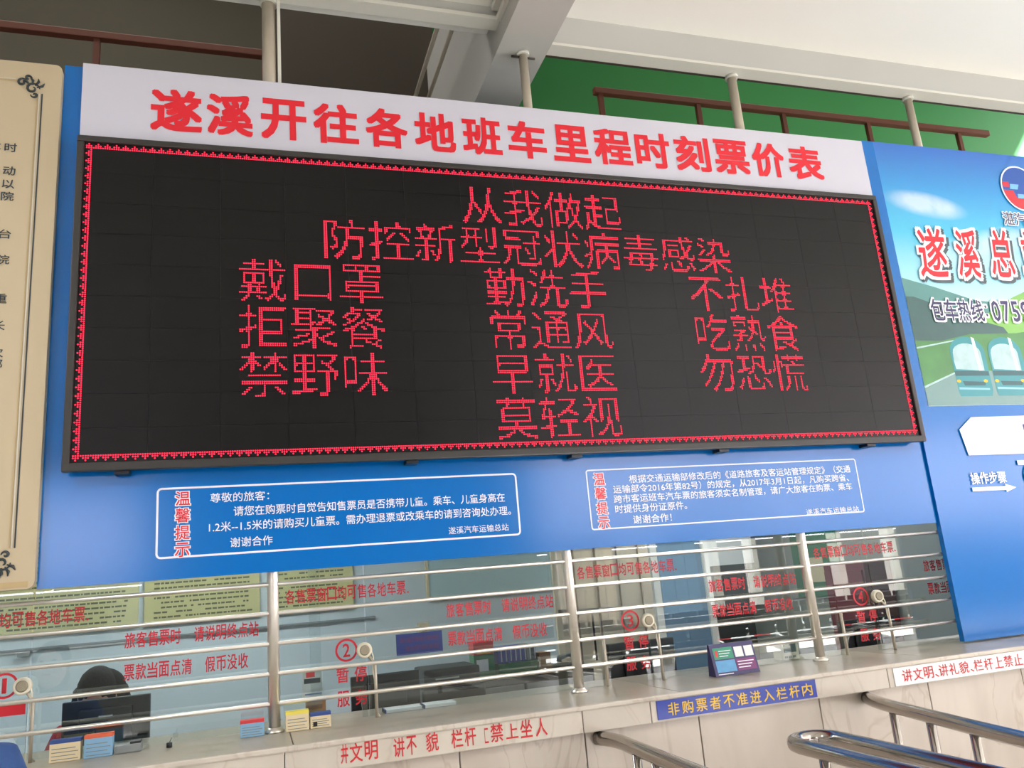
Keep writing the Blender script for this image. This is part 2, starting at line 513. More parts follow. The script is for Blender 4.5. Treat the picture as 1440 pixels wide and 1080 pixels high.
# ================================================================ GLASS FRONT
GY = 0.18
bays = [(-2.62, 0), (-1.06, 1), (0.38, 2), (1.88, 3), (3.38, 4)]
numtxt = {1: '1', 2: '2', 3: '3', 4: '4'}
for bx, n in bays:
    win = bpy.data.objects.new('window_%d' % (n + 1), None)
    COL.objects.link(win)
    win['kind'] = 'structure'
    a0, a1 = bx - 0.13, bx + 0.14
    # big pane to the next service pane
    xe = bx + 1.5 - 0.13 if n < 4 else 4.3
    box('pane', 'glass', win, a1 + 0.004, xe - 0.004, GY, GY + 0.008, 1.058, 2.93)
    # service pane with an arched speaking hole
    b = MB()
    zt = 1.26
    out = [(a0 + 0.004, 1.058), (a0 + 0.004, 2.93), (a1 - 0.004, 2.93), (a1 - 0.004, 1.058)]
    arch = []
    cx = (a0 + a1) / 2
    for k in range(13):
        an = math.pi * k / 12
        arch.append((cx + 0.105 * math.cos(an), 1.10 + 0.09 * math.sin(an)))
    pts = out + [(cx + 0.105, 1.058)] + arch + [(cx - 0.105, 1.058)]
    b.poly(pts, GY, 0.008).build('service_pane', 'glass', win)
    # lettering
    for k, ch in enumerate('各售票窗口均可售各地车票'):
        a = bx - 0.232 + k * 0.0485
        text('character', ch, 'textred', win, a, a + 0.043, 1.638, 0.066, GY - 0.0015, off=0.014)
    box('full_stop', 'textred', win, bx + 0.352, bx + 0.36, GY - 0.0015, GY - 0.001, 1.61, 1.618)
    for s, z, gap in (('旅客售票时 请说明终点站', 1.507, 0.045), ('票款当面点清 假币没收', 1.37, 0.048)):
        xx = bx + (0.545 if n != 1 else 0.51)
        for ch in s:
            if ch == ' ':
                xx += 0.052
                continue
            text('character', ch, 'textred', win, xx, xx + 0.043, z, 0.068, GY - 0.0015, off=0.014)
            xx += 0.0478
    if n >= 1:
        b = MB()
        cx, cz = bx + 0.045, 1.368
        ring = []
        N = 28
        vo = [b.bm.verts.new((cx + 0.053 * math.cos(2 * math.pi * k / N), GY - 0.0015, cz + 0.053 * math.sin(2 * math.pi * k / N))) for k in range(N)]
        vi = [b.bm.verts.new((cx + 0.043 * math.cos(2 * math.pi * k / N), GY - 0.0015, cz + 0.043 * math.sin(2 * math.pi * k / N))) for k in range(N)]
        for k in range(N):
            b.bm.faces.new((vo[k], vo[(k + 1) % N], vi[(k + 1) % N], vi[k]))
        b.build('number_ring', 'textred', win)
        text('number', numtxt[n], 'textred', win, cx - (0.017 if n > 1 else 0.009), cx + (0.017 if n > 1 else 0.009), cz, 0.062, GY - 0.0015, off=0.014)
        if n >= 2:
            for ch, dx, z in (('暂', 0.0, 1.257), ('停', 0.084, 1.255), ('服', 0.0, 1.15), ('务', 0.084, 1.15)):
                text('character', ch, 'textred', win, bx - 0.005 + dx, bx + 0.053 + dx, z, 0.07, GY - 0.0015, off=0.014)
        else:
            box('red_patch', 'textred', win, bx - 0.02, bx + 0.13, GY - 0.0015, GY - 0.001, 1.245, 1.295)
    # slim steel clamps posts beside the service pane
    for sx in ((a0,) if n >= 3 else ()):
        MB().tube([(sx, GY - 0.02, 1.056), (sx, GY - 0.02, 1.30)], 0.0085, 8).build('clamp_post', 'pipe', win)

for bx, n in bays[1:]:
    where = {1: 'at the hairdo end of the counter', 2: '', 3: '', 4: ''}[n]
    lab = {1: 'cream round intercom speaker at the window of the bowed clerk', 2: 'cream round intercom speaker with hanging cable near the dark blue notice',
           3: 'cream round intercom speaker in front of the cream upright panels', 4: 'cream round intercom speaker closest to the blue banner'}[n]
    cx = bx + 0.14 - 0.015
    t = thing('intercom_speaker', lab, 'intercom', (cx, 0.12, 1.36), 'intercom speakers on the ticket windows')
    MB().lathe([(0.0365, 0.0), (0.0365, -0.018), (0.034, -0.024), (0.028, -0.026)], (cx, 0.145, 1.362), 'y', 24).build('housing', 'creamplastic', t)
    MB().lathe([(0.024, -0.0), (0.0235, -0.003), (0.018, -0.005)], (cx, 0.119, 1.362), 'y', 20).build('grille', 'mesh', t)
    MB().tube([(cx + 0.03, 0.13, 1.36), (cx + 0.04, 0.125, 1.33), (cx + 0.035, 0.12, 1.26), (cx + 0.05, 0.12, 1.18), (cx + 0.042, 0.12, 1.09), (cx + 0.06, 0.13, 1.058)], 0.0035, 6).build('cable', 'creamplastic', t)
    MB().tube([(cx + 0.045, 0.12, 1.056), (cx + 0.045, 0.12, 1.30), (cx + 0.01, 0.14, 1.345)], 0.008, 8).build('stem', 'pipe', t)

# ================================================================ STEEL GRILLE
gr = thing('security_grille', 'stainless steel grille of thin bars and round posts over the glass', 'grille', (1.5, 0.06, 1.056))
for z in (1.70, 1.57, 1.436, 1.305, 1.177):
    MB().tube([(-3.0, 0.062, z), (3.975, 0.062, z)], 0.0095, 10).build('bar', 'steel', gr)
    MB().lathe([(0.02, 0), (0.02, 0.012)], (3.985, 0.062, z), 'z', 8).build('bar_socket', 'black', gr)
for x in (-1.375, 0.087, 1.555, 2.998):
    p = MB().tube([(x, 0.07, 1.056), (x, 0.07, 2.4)], 0.0262, 18).build('post', 'steel', gr)
    MB().lathe([(0.042, 1.056), (0.042, 1.064), (0.034, 1.07), (0.029, 1.078)], (x, 0.07, 0), 'z', 20).build('base_flange', 'steel', p)
for x in (3.05, 4.51, 1.59):
    pass
# pale painted pipes that rise from behind the boards to the beams
for x, r, lab in ((0.105, 0.036, 'thick beige pipe rising to the beam at the end of the brown railing'), (1.592, 0.027, 'pale pipe rising from the boards to the underside of the crossbeam'),
                  (3.055, 0.03, 'pale pipe standing in front of the green wall above the price board'), (4.51, 0.027, 'pale pipe in front of the green wall above the sky blue banner')):
    t = thing('support_pipe', lab, 'pipe', (x, 0.13, 4.2), 'pipes between the boards and the beams')
    top = 4.74 if 1.4 < x < 1.75 else (4.757 if x > 1.75 else 4.872)
    MB().tube([(x, 0.075, 4.0), (x, 0.075, top)], r, 18).build('shaft', 'pipe', t)
    MB().lathe([(r + 0.012, top - 0.02), (r + 0.012, top)], (x, 0.075, 0), 'z', 18).build('collar', 'trim', t)
    if x < 1:
        box('white_strip', 'trim', t, x + 0.045, x + 0.062, 0.05, 0.08, 4.0, 4.872)
    if 1.4 < x < 1.75:
        MB().tube([(x - 0.075, 0.075, top - 0.03), (x + 0.075, 0.075, top - 0.03)], 0.007, 8).build('clamp_bar', 'shadeclamp', t)

# ================================================================ UPPER RAILINGS
t = thing('brown_railing', 'brown railing in front of the green upper wall', 'railing', (5, 2, 5.9))
MB().box(3.0, 7.64, 1.97, 2.03, 5.885, 5.945, 0.006).build('handrail', 'rust', t)
for x in (3.06, 4.07, 5.02, 6.04, 7.22):
    box('post', 'rust', t, x - 0.022, x + 0.022, 1.98, 2.02, 3.5, 5.885)
t = thing('brown_railing', 'dark brown railing on the olive wall above the cream notice board', 'railing', (-1.2, 2, 5.9))
MB().box(-4.2, 0.19, 1.97, 2.03, 5.885, 5.945, 0.006).build('handrail', 'rust', t)
for x in (-3.1, -2.1, -1.1, 0.12):
    box('post', 'rust', t, x - 0.022, x + 0.022, 1.98, 2.02, 3.5, 5.885)

# ================================================================ BOARDS
t = thing('title_panel', 'white title panel with large red characters above the LED screen', 'sign', (1.57, 0, 4.1))
box('panel', 'titlewhite', t, -0.79, 3.935, -0.012, 0.0115, 3.84, 4.308, 0.002)
tx = [-0.475, -0.21, 0.058, 0.325, 0.602, 0.872, 1.145, 1.415, 1.690, 1.952, 2.225, 2.492, 2.768, 3.044, 3.312]
tw = [0.252, 0.235, 0.238, 0.246, 0.238, 0.24, 0.238, 0.24, 0.24, 0.252, 0.24, 0.25, 0.256, 0.245, 0.27]
for k, ch in enumerate('遂溪开往各地班车里程时刻票价表'):
    text('title_character', ch, 'red', t, tx[k], tx[k] + tw[k] * 0.97, 4.084 + 0.0012 * k, 0.24, -0.0145, off=0.029, res=3)

bp = thing('blue_board', 'glossy blue backing board around the LED screen with two white framed notices', 'sign', (1.5, 0, 3))
box('board', 'blue', bp, -0.875, 3.935, 0.012, 0.032, 1.755, 4.30)


def frame_outline(parent, x0, x1, z0, z1, r, wd, y, skew=0.0):
    b = MB()
    pts = []
    for cx, cz, a0 in ((x1 - r, z1 - r, 0), (x0 + r, z1 - r, 90), (x0 + r, z0 + r, 180), (x1 - r, z0 + r, 270)):
        for k in range(5):
            a = math.radians(a0 + k * 22.5)
            pts.append((cx, cz, math.cos(a), math.sin(a)))
    o_ = [b.bm.verts.new((p[0] + p[2] * r, y, p[1] + p[3] * r)) for p in pts]
    i_ = [b.bm.verts.new((p[0] + p[2] * (r - wd), y, p[1] + p[3] * (r - wd))) for p in pts]
    for k in range(len(pts)):
        q = (k + 1) % len(pts)
        b.bm.faces.new((o_[k], o_[q], i_[q], i_[k]))
    return b.build('notice_border', 'white', parent)


PY = 0.0105
frame_outline(bp, -0.413, 1.30, 1.846, 2.164, 0.022, 0.009, PY)
frame_outline(bp, 1.687, 3.423, 1.846, 2.164, 0.015, 0.007, PY)
for bx in (-0.302, 1.760):
    for k, ch in enumerate('温馨提示'):
        z = 2.112 - k * 0.077
        text('notice_character_outline', ch, 'white', bp, bx - 0.036, bx + 0.036, z, 0.072, PY, off=0.05)
        text('notice_character', ch, 'red', bp, bx - 0.031, bx + 0.031, z, 0.064, PY - 0.001, off=0.012)


def line(s, x0, x1, z, h=0.046, o=0.008):
    text('notice_line', s, 'white', bp, x0, x1, z, h, PY, off=o, kind='stuff')


line('尊敬的旅客：', -0.185, 0.075, 2.108, 0.044)
line('请您在购票时自觉告知售票员是否携带儿童。乘车、儿童身高在', -0.083, 1.228, 2.042, 0.046)
line('1.2米--1.5米的请购买儿童票。需办理退票或改乘车的请到咨询处办理。', -0.19, 1.255, 1.974, 0.046)
line('谢谢合作', -0.098, 0.088, 1.900, 0.044)
line('遂溪汽车运输总站', 0.925, 1.236, 1.891, 0.036, 0.004)
line('根据交通运输部修改后的《道路旅客及客运站管理规定》（交通', 1.935, 3.375, 2.104, 0.045)
line('运输部令2016年第82号）的规定，从2017年3月1日起，凡购买跨省、', 1.835, 3.352, 2.053, 0.045)
line('跨市客运班车汽车票的旅客须实名制管理，请广大旅客在购票、乘车', 1.832, 3.365, 2.001, 0.045)
line('时提供身份证原件。', 1.834, 2.262, 1.948, 0.045)
line('谢谢合作！', 1.931, 2.16, 1.888, 0.045)
line('遂溪汽车运输总站', 3.02, 3.385, 1.868, 0.034, 0.003)

# ---- LED board
led = thing('led_board', 'wide black LED screen showing red lit characters in a dark frame', 'screen', (1.55, -0.05, 3.05))
LX0, LX1, LZ0, LZ1 = -0.787, 3.892, 2.238, 3.868
box('cabinet', 'frame', led, LX0 + 0.01, LX1 - 0.01, -0.05, -0.0125, LZ0 + 0.01, LZ1 - 0.01)
fw = 0.032
for a, b, c, d in ((LX0, LX1, LZ1 - fw, LZ1), (LX0, LX1, LZ0, LZ0 + fw + 0.006)):
    box('frame_rail', 'frame', led, a, b, -0.082, -0.045, c, d, 0.006)
for a, b, c, d in ((LX0, LX0 + fw, LZ0 + fw, LZ1 - fw), (LX1 - fw, LX1, LZ0 + fw, LZ1 - fw)):
    box('frame_stile', 'frame', led, a, b, -0.082, -0.045, c, d, 0.006)
# modules 32 x 16 dots
nx, nz = 15, 10
mx0, mx1, mz0, mz1 = LX0 + fw, LX1 - fw, LZ0 + fw + 0.006, LZ1 - fw
mw, mh = (mx1 - mx0) / nx, (mz1 - mz0) / nz
mb = MB(); mb.box(0.0004, mw - 0.0004, 0, 0.012, 0.0004, mh - 0.0004)
first = mb.build('led_module', 'module', led)
first.location = (mx0, -0.068, mz0)
for i in range(nx):
    for j in range(nz):
        if i == j == 0:
            continue
        o = first.copy()
        COL.objects.link(o)
        o.location = (mx0 + i * mw, -0.068 - random.uniform(0, 0.0006), mz0 + j * mh)
for x in (-0.55, 0.75, 1.62, 2.5, 3.5):
    box('bracket', 'black', led, x - 0.03, x + 0.03, -0.06, 0.0118, LZ0 - 0.014, LZ0 + 0.002)

DY = -0.0715
P = 0.01
DR = 0.0039


def dots(name, cells, x0, z0, label=None):
    """cells: (i, j) on the 10 mm dot grid, i to the right, j upwards"""
    vs, fs = [], []
    for i, j in cells:
        cx, cz = x0 + (i + 0.5) * P, z0 + (j + 0.5) * P
        n = len(vs)
        for k in range(6):
            a = math.pi / 6 + k * math.pi / 3
            vs.append((cx + DR * math.cos(a), DY + 0.001, cz + DR * math.sin(a)))
        vs.append((cx, DY - 0.0012, cz))
        for k in range(6):
            fs.append((n + k, n + (k + 1) % 6, n + 6))
    me = bpy.data.meshes.new(name)
    me.from_pydata(vs, [], fs)
    o = link(name, me, 'dot', led)
    o['kind'] = 'stuff'
    return o


_gc = {}


def glyph(ch, n=24):
    if ch in _gc:
        return _gc[ch]
    vs, fs = text_polys(ch, -0.004, 3)
    ax, bx = min(v[0] for v in vs), max(v[0] for v in vs)
    tree = BVHTree.FromPolygons([(a, b, 0) for a, b in vs], fs)
    ex = max(0, (0.92 - (bx - ax)) / 2)
    sc = 0.98 / n
    out = []
    for i in range(n):
        for j in range(n):
            hit = 0
            for u, v in ((0.2, 0.2), (0.8, 0.2), (0.5, 0.5), (0.2, 0.8), (0.8, 0.8)):
                if tree.ray_cast(Vector((0.0 + (i + u) * sc, -0.12 + (j + v) * sc, 1)), Vector((0, 0, -1)))[0] is not None:
                    hit += 1
            if hit >= 3 - (1 if ch in '戴罩餐熟感' else 0) * 0:
                out.append((i, j))
    _gc[ch] = out
    return out


rows = [(1.085, 3.508, '从我做起'), (0.335, 3.272, '防控新型冠状病毒感染'),
        (-0.065, 3.035, '戴口罩'), (1.18, 3.035, '勤洗手'), (2.405, 3.035, '不扎堆'),
        (-0.065, 2.795, '拒聚餐'), (1.18, 2.795, '常通风'), (2.405, 2.795, '吃熟食'),
        (-0.065, 2.555, '禁野味'), (1.18, 2.555, '早就医'), (2.405, 2.555, '勿恐慌'),
        (1.18, 2.315, '莫轻视')]
for x, z, s in rows:
    for k, ch in enumerate(s):
        dots('led_character', glyph(ch), x + 0.24 * k, z)
# toothed border: a full line with triangles pointing outwards
bx0, bx1, bz0, bz1 = -0.750, 3.860, 2.283, 3.836
ni, nj = int((bx1 - bx0) / P), int((bz1 - bz0) / P)
D = 3
tooth = {0: (0, 1, 2, 3), 1: (0, 1, 2), 2: (1,)}
for side in ('top', 'bottom'):
    cells = []
    for i in range(ni):
        for d in range(D):
            if i % 4 in tooth[d]:
                j = nj - D + d if side == 'top' else D - 1 - d
                cells.append((i, j))
    dots('border_dots', cells, bx0, bz0)
for side in ('low', 'high'):
    cells = []
    for j in range(D, nj - D):
        for d in range(D):
            if j % 4 in tooth[d]:
                i = D - 1 - d if side == 'low' else ni - D + d
                cells.append((i, j))
    dots('border_dots', cells, bx0, bz0)

# ---- cream regulations board
t = thing('notice_board', 'cream regulations board with ornamental corner scrolls and black text', 'sign', (-1.6, -0.02, 3))
b = MB()
zr = []
X1, Z0, Z1, rr = -0.876, 1.758, 4.268, 0.03
pts = [(-2.6, Z0), (X1 - rr, Z0)] + [(X1 - rr + rr * math.sin(a), Z0 + rr - rr * math.cos(a)) for a in [math.pi / 8 * k for k in range(1, 5)]] + \
      [(X1 - rr + rr * math.cos(a), Z1 - rr + rr * math.sin(a)) for a in [math.pi / 8 * k for k in range(0, 5)]] + [(-2.6, Z1)]
b.poly(pts, -0.03, 0.04).build('panel', 'cream', t)
box('edge_band', 'creamedge', t, -2.6, -0.9, -0.0315, -0.0305, 1.765, 1.79)
YB = -0.0315
box('border_line', 'ink', t, -0.960, -0.954, YB - 0.001, YB, 1.93, 4.10)
box('border_line', 'inklight', t, -0.972, -0.966, YB - 0.001, YB, 1.93, 4.10)
box('border_line', 'creamedge', t, -0.980, -0.975, YB - 0.001, YB, 1.93, 4.10)
box('border_line', 'creamedge', t, -2.6, -1.07, YB - 0.001, YB, 4.157, 4.163)
box('border_line', 'inklight', t, -2.6, -1.07, YB - 0.001, YB, 4.167, 4.171)
box('border_line', 'ink', t, -2.6, -1.02, YB - 0.001, YB, 1.822, 1.828)


def scroll(cx, cz, sx, sz):
    bb = MB()
    for (ox, oz, r0, a0, a1) in ((0.0, 0.0, 0.032, 0, 430), (-0.045, 0.03, 0.022, 40, 420), (0.01, -0.035, 0.016, 180, 520), (-0.02, 0.055, 0.016, 0, 300)):
        pts_ = []
        for k in range(15):
            f = k / 14
            a = math.radians(a0 + (a1 - a0) * f)
            r = r0 * (1 - 0.75 * f)
            pts_.append((cx + sx * (ox + r * math.cos(a)), YB - 0.001, cz + sz * (oz + r * math.sin(a))))
        bb.tube(pts_, [0.0025 + 0.004 * math.sin(math.pi * k / 14) for k in range(15)], 5)
    for k in range(4):
        a = math.radians(20 + 35 * k)
        bb.tube([(cx + sx * 0.02 * math.cos(a), YB - 0.001, cz + sz * 0.02 * math.sin(a)), (cx + sx * 0.045 * math.cos(a), YB - 0.001, cz + sz * 0.045 * math.sin(a)), (cx + sx * 0.06 * math.cos(a + .2), YB - 0.001, cz + sz * 0.06 * math.sin(a + .2))], [0.003, 0.007, 0.002], 5)
    bb.build('corner_scroll', 'ink', t)


scroll(-1.0, 4.125, 1, 1)
scroll(-1.0, 1.87, 1, -1)
for s, z in (('车时', 3.80), ('事动', 3.678), ('关以', 3.61), ('票院', 3.548), ('台', 3.358), ('院', 3.232), ('重', 3.044), ('长', 2.916), ('次', 2.79), ('部', 2.737), ('丨', 2.53)):
    n = len(s)
    hx = -1.044
    for k, ch in enumerate(s):
        a = hx - 0.066 * (n - k)
        text('character', ch, 'ink', t, a + 0.01, a + 0.01 + (0.052 if ch != '丨' else 0.008), z, 0.046, YB - 0.001, off=0.012)
    if n == 1:
        text('character', '的', 'ink', t, hx - 0.122, hx - 0.07, z, 0.046, YB - 0.001, off=0.012)


# ---- banner with buses
def banner_mat():
    m = mat('banner_sky_print', (80, 150, 210), 0.3, spec=0.6)
    nt = m.node_tree
    b_ = nt.nodes['Principled BSDF']
    tc = nt.nodes.new('ShaderNodeTexCoord')
    sp = nt.nodes.new('ShaderNodeSeparateXYZ')
    nt.links.new(tc.outputs['Object'], sp.inputs[0])
    mr = nt.nodes.new('ShaderNodeMapRange')
    mr.inputs['From Min'].default_value = 3.0
    mr.inputs['From Max'].default_value = 4.32
    nt.links.new(sp.outputs['Z'], mr.inputs['Value'])
    rp = nt.nodes.new('ShaderNodeValToRGB')
    e = rp.color_ramp.elements
    e[0].position = 0.0; e[0].color = lin((222, 244, 234))
    e[1].position = 1.0; e[1].color = lin((44, 104, 194))
    for p_, c_ in ((0.18, (176, 228, 238)), (0.5, (76, 190, 226)), (0.75, (50, 150, 216))):
        x_ = e.new(p_); x_.color = lin(c_)
    nt.links.new(mr.outputs['Result'], rp.inputs['Fac'])
    last = rp.outputs['Color']
    for (cx_, cz_, rx_, rz_, sl_, st_) in ((4.38, 3.87, 0.36, 0.10, -0.12, 0.6), (5.0, 3.64, 0.42, 0.11, 0.15, 0.5), (4.75, 3.50, 0.6, 0.16, 0.0, 0.35), (5.9, 3.75, 0.6, 0.14, 0.1, 0.6)):
        mp = nt.nodes.new('ShaderNodeMapping'); mp.vector_type = 'TEXTURE'
        mp.inputs['Location'].default_value = (cx_, 0, cz_)
        mp.inputs['Rotation'].default_value = (0, -sl_, 0)
        mp.inputs['Scale'].default_value = (rx_, 1000.0, rz_)
        nt.links.new(tc.outputs['Object'], mp.inputs['Vector'])
        g_ = nt.nodes.new('ShaderNodeTexGradient'); g_.gradient_type = 'SPHERICAL'
        nt.links.new(mp.outputs['Vector'], g_.inputs['Vector'])
        n_ = nt.nodes.new('ShaderNodeTexNoise'); n_.inputs['Scale'].default_value = 6.0; n_.inputs['Detail'].default_value = 4
        nt.links.new(tc.outputs['Object'], n_.inputs['Vector'])
        a_ = nt.nodes.new('ShaderNodeMath'); a_.operation = 'MULTIPLY'
        nt.links.new(g_.outputs['Fac'], a_.inputs[0]); nt.links.new(n_.outputs['Fac'], a_.inputs[1])
        b2 = nt.nodes.new('ShaderNodeMath'); b2.operation = 'MULTIPLY'; b2.inputs[1].default_value = 3.2; b2.use_clamp = True
        nt.links.new(a_.outputs[0], b2.inputs[0])
        b3 = nt.nodes.new('ShaderNodeMath'); b3.operation = 'MULTIPLY'; b3.inputs[1].default_value = st_
        nt.links.new(b2.outputs[0], b3.inputs[0])
        mx_ = nt.nodes.new('ShaderNodeMix'); mx_.data_type = 'RGBA'
        nt.links.new(b3.outputs[0], mx_.inputs['Factor'])
        nt.links.new(last, mx_.inputs['A'])
        mx_.inputs['B'].default_value = lin((232, 240, 242))
        last = mx_.outputs['Result']
    nt.links.new(last, b_.inputs['Base Color'])
    return m


M['bannersky'] = banner_mat()
M['hill1'] = mat('printed_far_hill', (86, 142, 140), 0.32, noise=0.15, nscale=4)
M['hill2'] = mat('printed_green_hill', (126, 186, 92), 0.32, noise=0.3, nscale=5)
M['hill3'] = mat('printed_meadow', (70, 132, 74), 0.32, noise=0.3, nscale=6)
M['hilld'] = mat('printed_dark_hill', (52, 92, 92), 0.32, noise=0.2, nscale=6)
M['road'] = mat('printed_road', (112, 148, 146), 0.32, noise=0.1, nscale=6)
M['teal'] = mat('printed_teal', (40, 140, 150), 0.32)
M['tealdark'] = mat('printed_dark_teal', (22, 84, 92), 0.32)
M['windscreen'] = mat('printed_windscreen', (170, 202, 206), 0.3, noise=0.35, nscale=14)
M['paleblue'] = mat('printed_pale_blue', (130, 190, 208), 0.3)
M['navy'] = mat('print_navy', (46, 40, 92), 0.4)
M['logoblue'] = mat('logo_blue', (32, 84, 170), 0.35)
M['logored'] = mat('logo_red', (214, 44, 60), 0.35)
M['logocyan'] = mat('logo_light_blue', (120, 190, 224), 0.35)
M['greyshadow'] = mat('print_grey', (70, 84, 92), 0.4)

bn = thing('bus_banner', 'tall banner with printed sky, green hills, teal buses and a plain blue lower half', 'banner', (4.9, 0, 2.7))
BX0, BX1 = 3.94, 6.6
box('lower_sheet', 'bluedeep', bn, BX0, BX1, -0.004, 0.03, 1.066, 2.47)
box('sky_sheet', 'bannersky', bn, 4.035, BX1, -0.004, 0.03, 2.47, 4.318)
box('side_strip', 'blue', bn, BX0, 4.035, -0.0045, 0.03, 2.47, 4.318)
YA = -0.0055


def flat(name, m, pts_, y):
    return MB().poly(pts_, y).build(name, m, bn)


def ell(cx, cz, rx, rz, n=20, a0=0, a1=360):
    full = abs(a1 - a0) == 360
    return [(cx + rx * math.cos(math.radians(a0 + (a1 - a0) * k / (n if full else n - 1))), cz + rz * math.sin(math.radians(a0 + (a1 - a0) * k / (n if full else n - 1)))) for k in range(n)]


flat('far_hill', 'hill1', [(4.036, 2.6), (BX1, 2.6), (BX1, 3.22), (5.8, 3.28), (5.2, 3.2), (4.85, 3.17), (4.6, 3.19), (4.3, 3.27), (4.12, 3.31), (4.036, 3.33)], YA - 0.0004)
flat('green_hill', 'hill2', [(4.55, 2.9), (BX1, 2.6), (BX1, 3.3), (5.6, 3.36), (5.2, 3.31), (4.95, 3.22), (4.7, 3.10), (4.45, 3.04)], YA - 0.0008)
flat('dark_hill', 'hilld', [(4.036, 2.75), (4.9, 2.85), (4.8, 3.0), (4.55, 3.06), (4.3, 3.14), (4.1, 3.2), (4.036, 3.2)], YA - 0.0012)
flat('meadow', 'hill3', [(4.036, 2.472), (BX1, 2.472), (BX1, 2.98), (5.4, 3.03), (4.9, 2.96), (4.5, 2.95), (4.25, 2.90), (4.036, 2.9)], YA - 0.0016)
flat('road', 'road', [(4.036, 2.472), (BX1, 2.472), (BX1, 2.66), (4.6, 2.7), (4.3, 2.68), (4.036, 2.58)], YA - 0.002)
flat('road_line', 'windscreen', [(4.036, 2.585), (4.33, 2.69), (4.33, 2.70), (4.036, 2.6)], YA - 0.0022)
flat('road_line', 'windscreen', [(4.036, 2.845), (4.36, 2.90), (4.36, 2.908), (4.036, 2.856)], YA - 0.0022)
for k in range(5):
    ox = 4.42 + k * 0.315
    y = YA - 0.0024 - 0.0006 * k
    flat('bus_body', 'teal', [(ox - 0.12, 2.56), (ox - 0.11, 2.53), (ox + 0.15, 2.53), (ox + 0.165, 2.57), (ox + 0.165, 2.85)] + ell(ox + 0.022, 2.83, 0.143, 0.10, 10, 0, 180) + [(ox - 0.12, 2.72)], y)
    flat('bus_windscreen', 'windscreen', [(ox - 0.10, 2.71), (ox + 0.13, 2.70), (ox + 0.13, 2.84)] + ell(ox + 0.015, 2.82, 0.115, 0.065, 10, 0, 180) + [(ox - 0.105, 2.76)], y - 0.0001)
    flat('bus_mirror', 'paper', [(ox + 0.085, 2.70), (ox + 0.115, 2.70), (ox + 0.10, 2.92), (ox + 0.075, 2.93)], y - 0.0002)
    flat('bus_bumper', 'tealdark', [(ox - 0.118, 2.665), (ox + 0.16, 2.665), (ox + 0.16, 2.695), (ox - 0.118, 2.70)], y - 0.0002)
    flat('bus_grille', 'tealdark', [(ox - 0.06, 2.60), (ox + 0.11, 2.60), (ox + 0.12, 2.625), (ox - 0.07, 2.63)], y - 0.0002)
    flat('bus_stripe', 'paleblue', [(ox - 0.11, 2.575), (ox + 0.14, 2.57), (ox + 0.14, 2.582), (ox - 0.11, 2.59)], y - 0.0003)
    for hx_ in (ox - 0.10, ox + 0.12):
        flat('bus_headlamp', 'yellow', ell(hx_, 2.63, 0.018, 0.011, 8), y - 0.0003)

YT = YA - 0.007
# brush title
for ch, a, wd_, z in (('遂', 4.215, 0.23, 3.515), ('溪', 4.535, 0.19, 3.52), ('总', 4.83, 0.205, 3.535), ('站', 5.12, 0.25, 3.54)):
    text('brush_character_shadow', ch, 'greyshadow', bn, a - 0.005, a + wd_ + 0.04, z - 0.018, 0.40, YT, off=0.05, shear=0.12)
    text('brush_character_outline', ch, 'white', bn, a - 0.018, a + wd_ + 0.018, z, 0.40, YT - 0.0006, off=0.052, shear=0.12)
    text('brush_character', ch, 'red', bn, a, a + wd_, z, 0.355, YT - 0.0012, off=0.018, shear=0.12)
for k, (ch, a, wd_) in enumerate((('包', 4.215, 0.105), ('车', 4.325, 0.105), ('热', 4.435, 0.105), ('线', 4.545, 0.105), ('：', 4.668, 0.016), ('0', 4.725, 0.07), ('7', 4.815, 0.065), ('5', 4.90, 0.065), ('9', 4.985, 0.07))):
    hh = 0.15 if ch not in '：-' else (0.08 if ch == '：' else 0.015)
    text('hotline_outline', ch, 'white', bn, a - 0.012, a + wd_ + 0.012, 3.112, hh + 0.024, YT, off=0.05)
    text('hotline_character', ch, 'navy', bn, a, a + wd_, 3.112, hh, YT - 0.0006, off=0.016)
# round emblem
ec, ez, er = 5.26, 4.05, 0.178
flat('emblem_rim', 'white', ell(ec, ez, er, er, 32), YT)
flat('emblem_ground', 'logoblue', ell(ec, ez, er - 0.012, er - 0.012, 32), YT - 0.0004)
flat('emblem_red', 'logored', [(ec - 0.163, ez - 0.02)] + ell(ec, ez, er - 0.014, er - 0.014, 14, 188, 330) + [(ec + 0.05, ez - 0.085), (ec - 0.055, ez - 0.075), (ec - 0.075, ez - 0.02)], YT - 0.0008)
flat('emblem_band', 'logored', [(ec - 0.158, ez + 0.045), (ec - 0.10, ez + 0.045), (ec - 0.10, ez + 0.005), (ec - 0.158, ez + 0.005)], YT - 0.001)
flat('emblem_band', 'logocyan', [(ec - 0.09, ez + 0.03), (ec - 0.01, ez + 0.03), (ec - 0.03, ez - 0.01), (ec - 0.10, ez - 0.01)], YT - 0.0012)
flat('emblem_band', 'logocyan', [(ec - 0.04, ez - 0.045), (ec + 0.10, ez - 0.045), (ec + 0.09, ez - 0.078), (ec - 0.045, ez - 0.078)], YT - 0.0012)
text('emblem_caption_outline', '湛汽', 'white', bn, 5.022, 5.24, 3.805, 0.115, YT, off=0.05)
text('emblem_caption', '湛汽', 'navy', bn, 5.03, 5.23, 3.805, 0.10, YT - 0.0006, off=0.01)
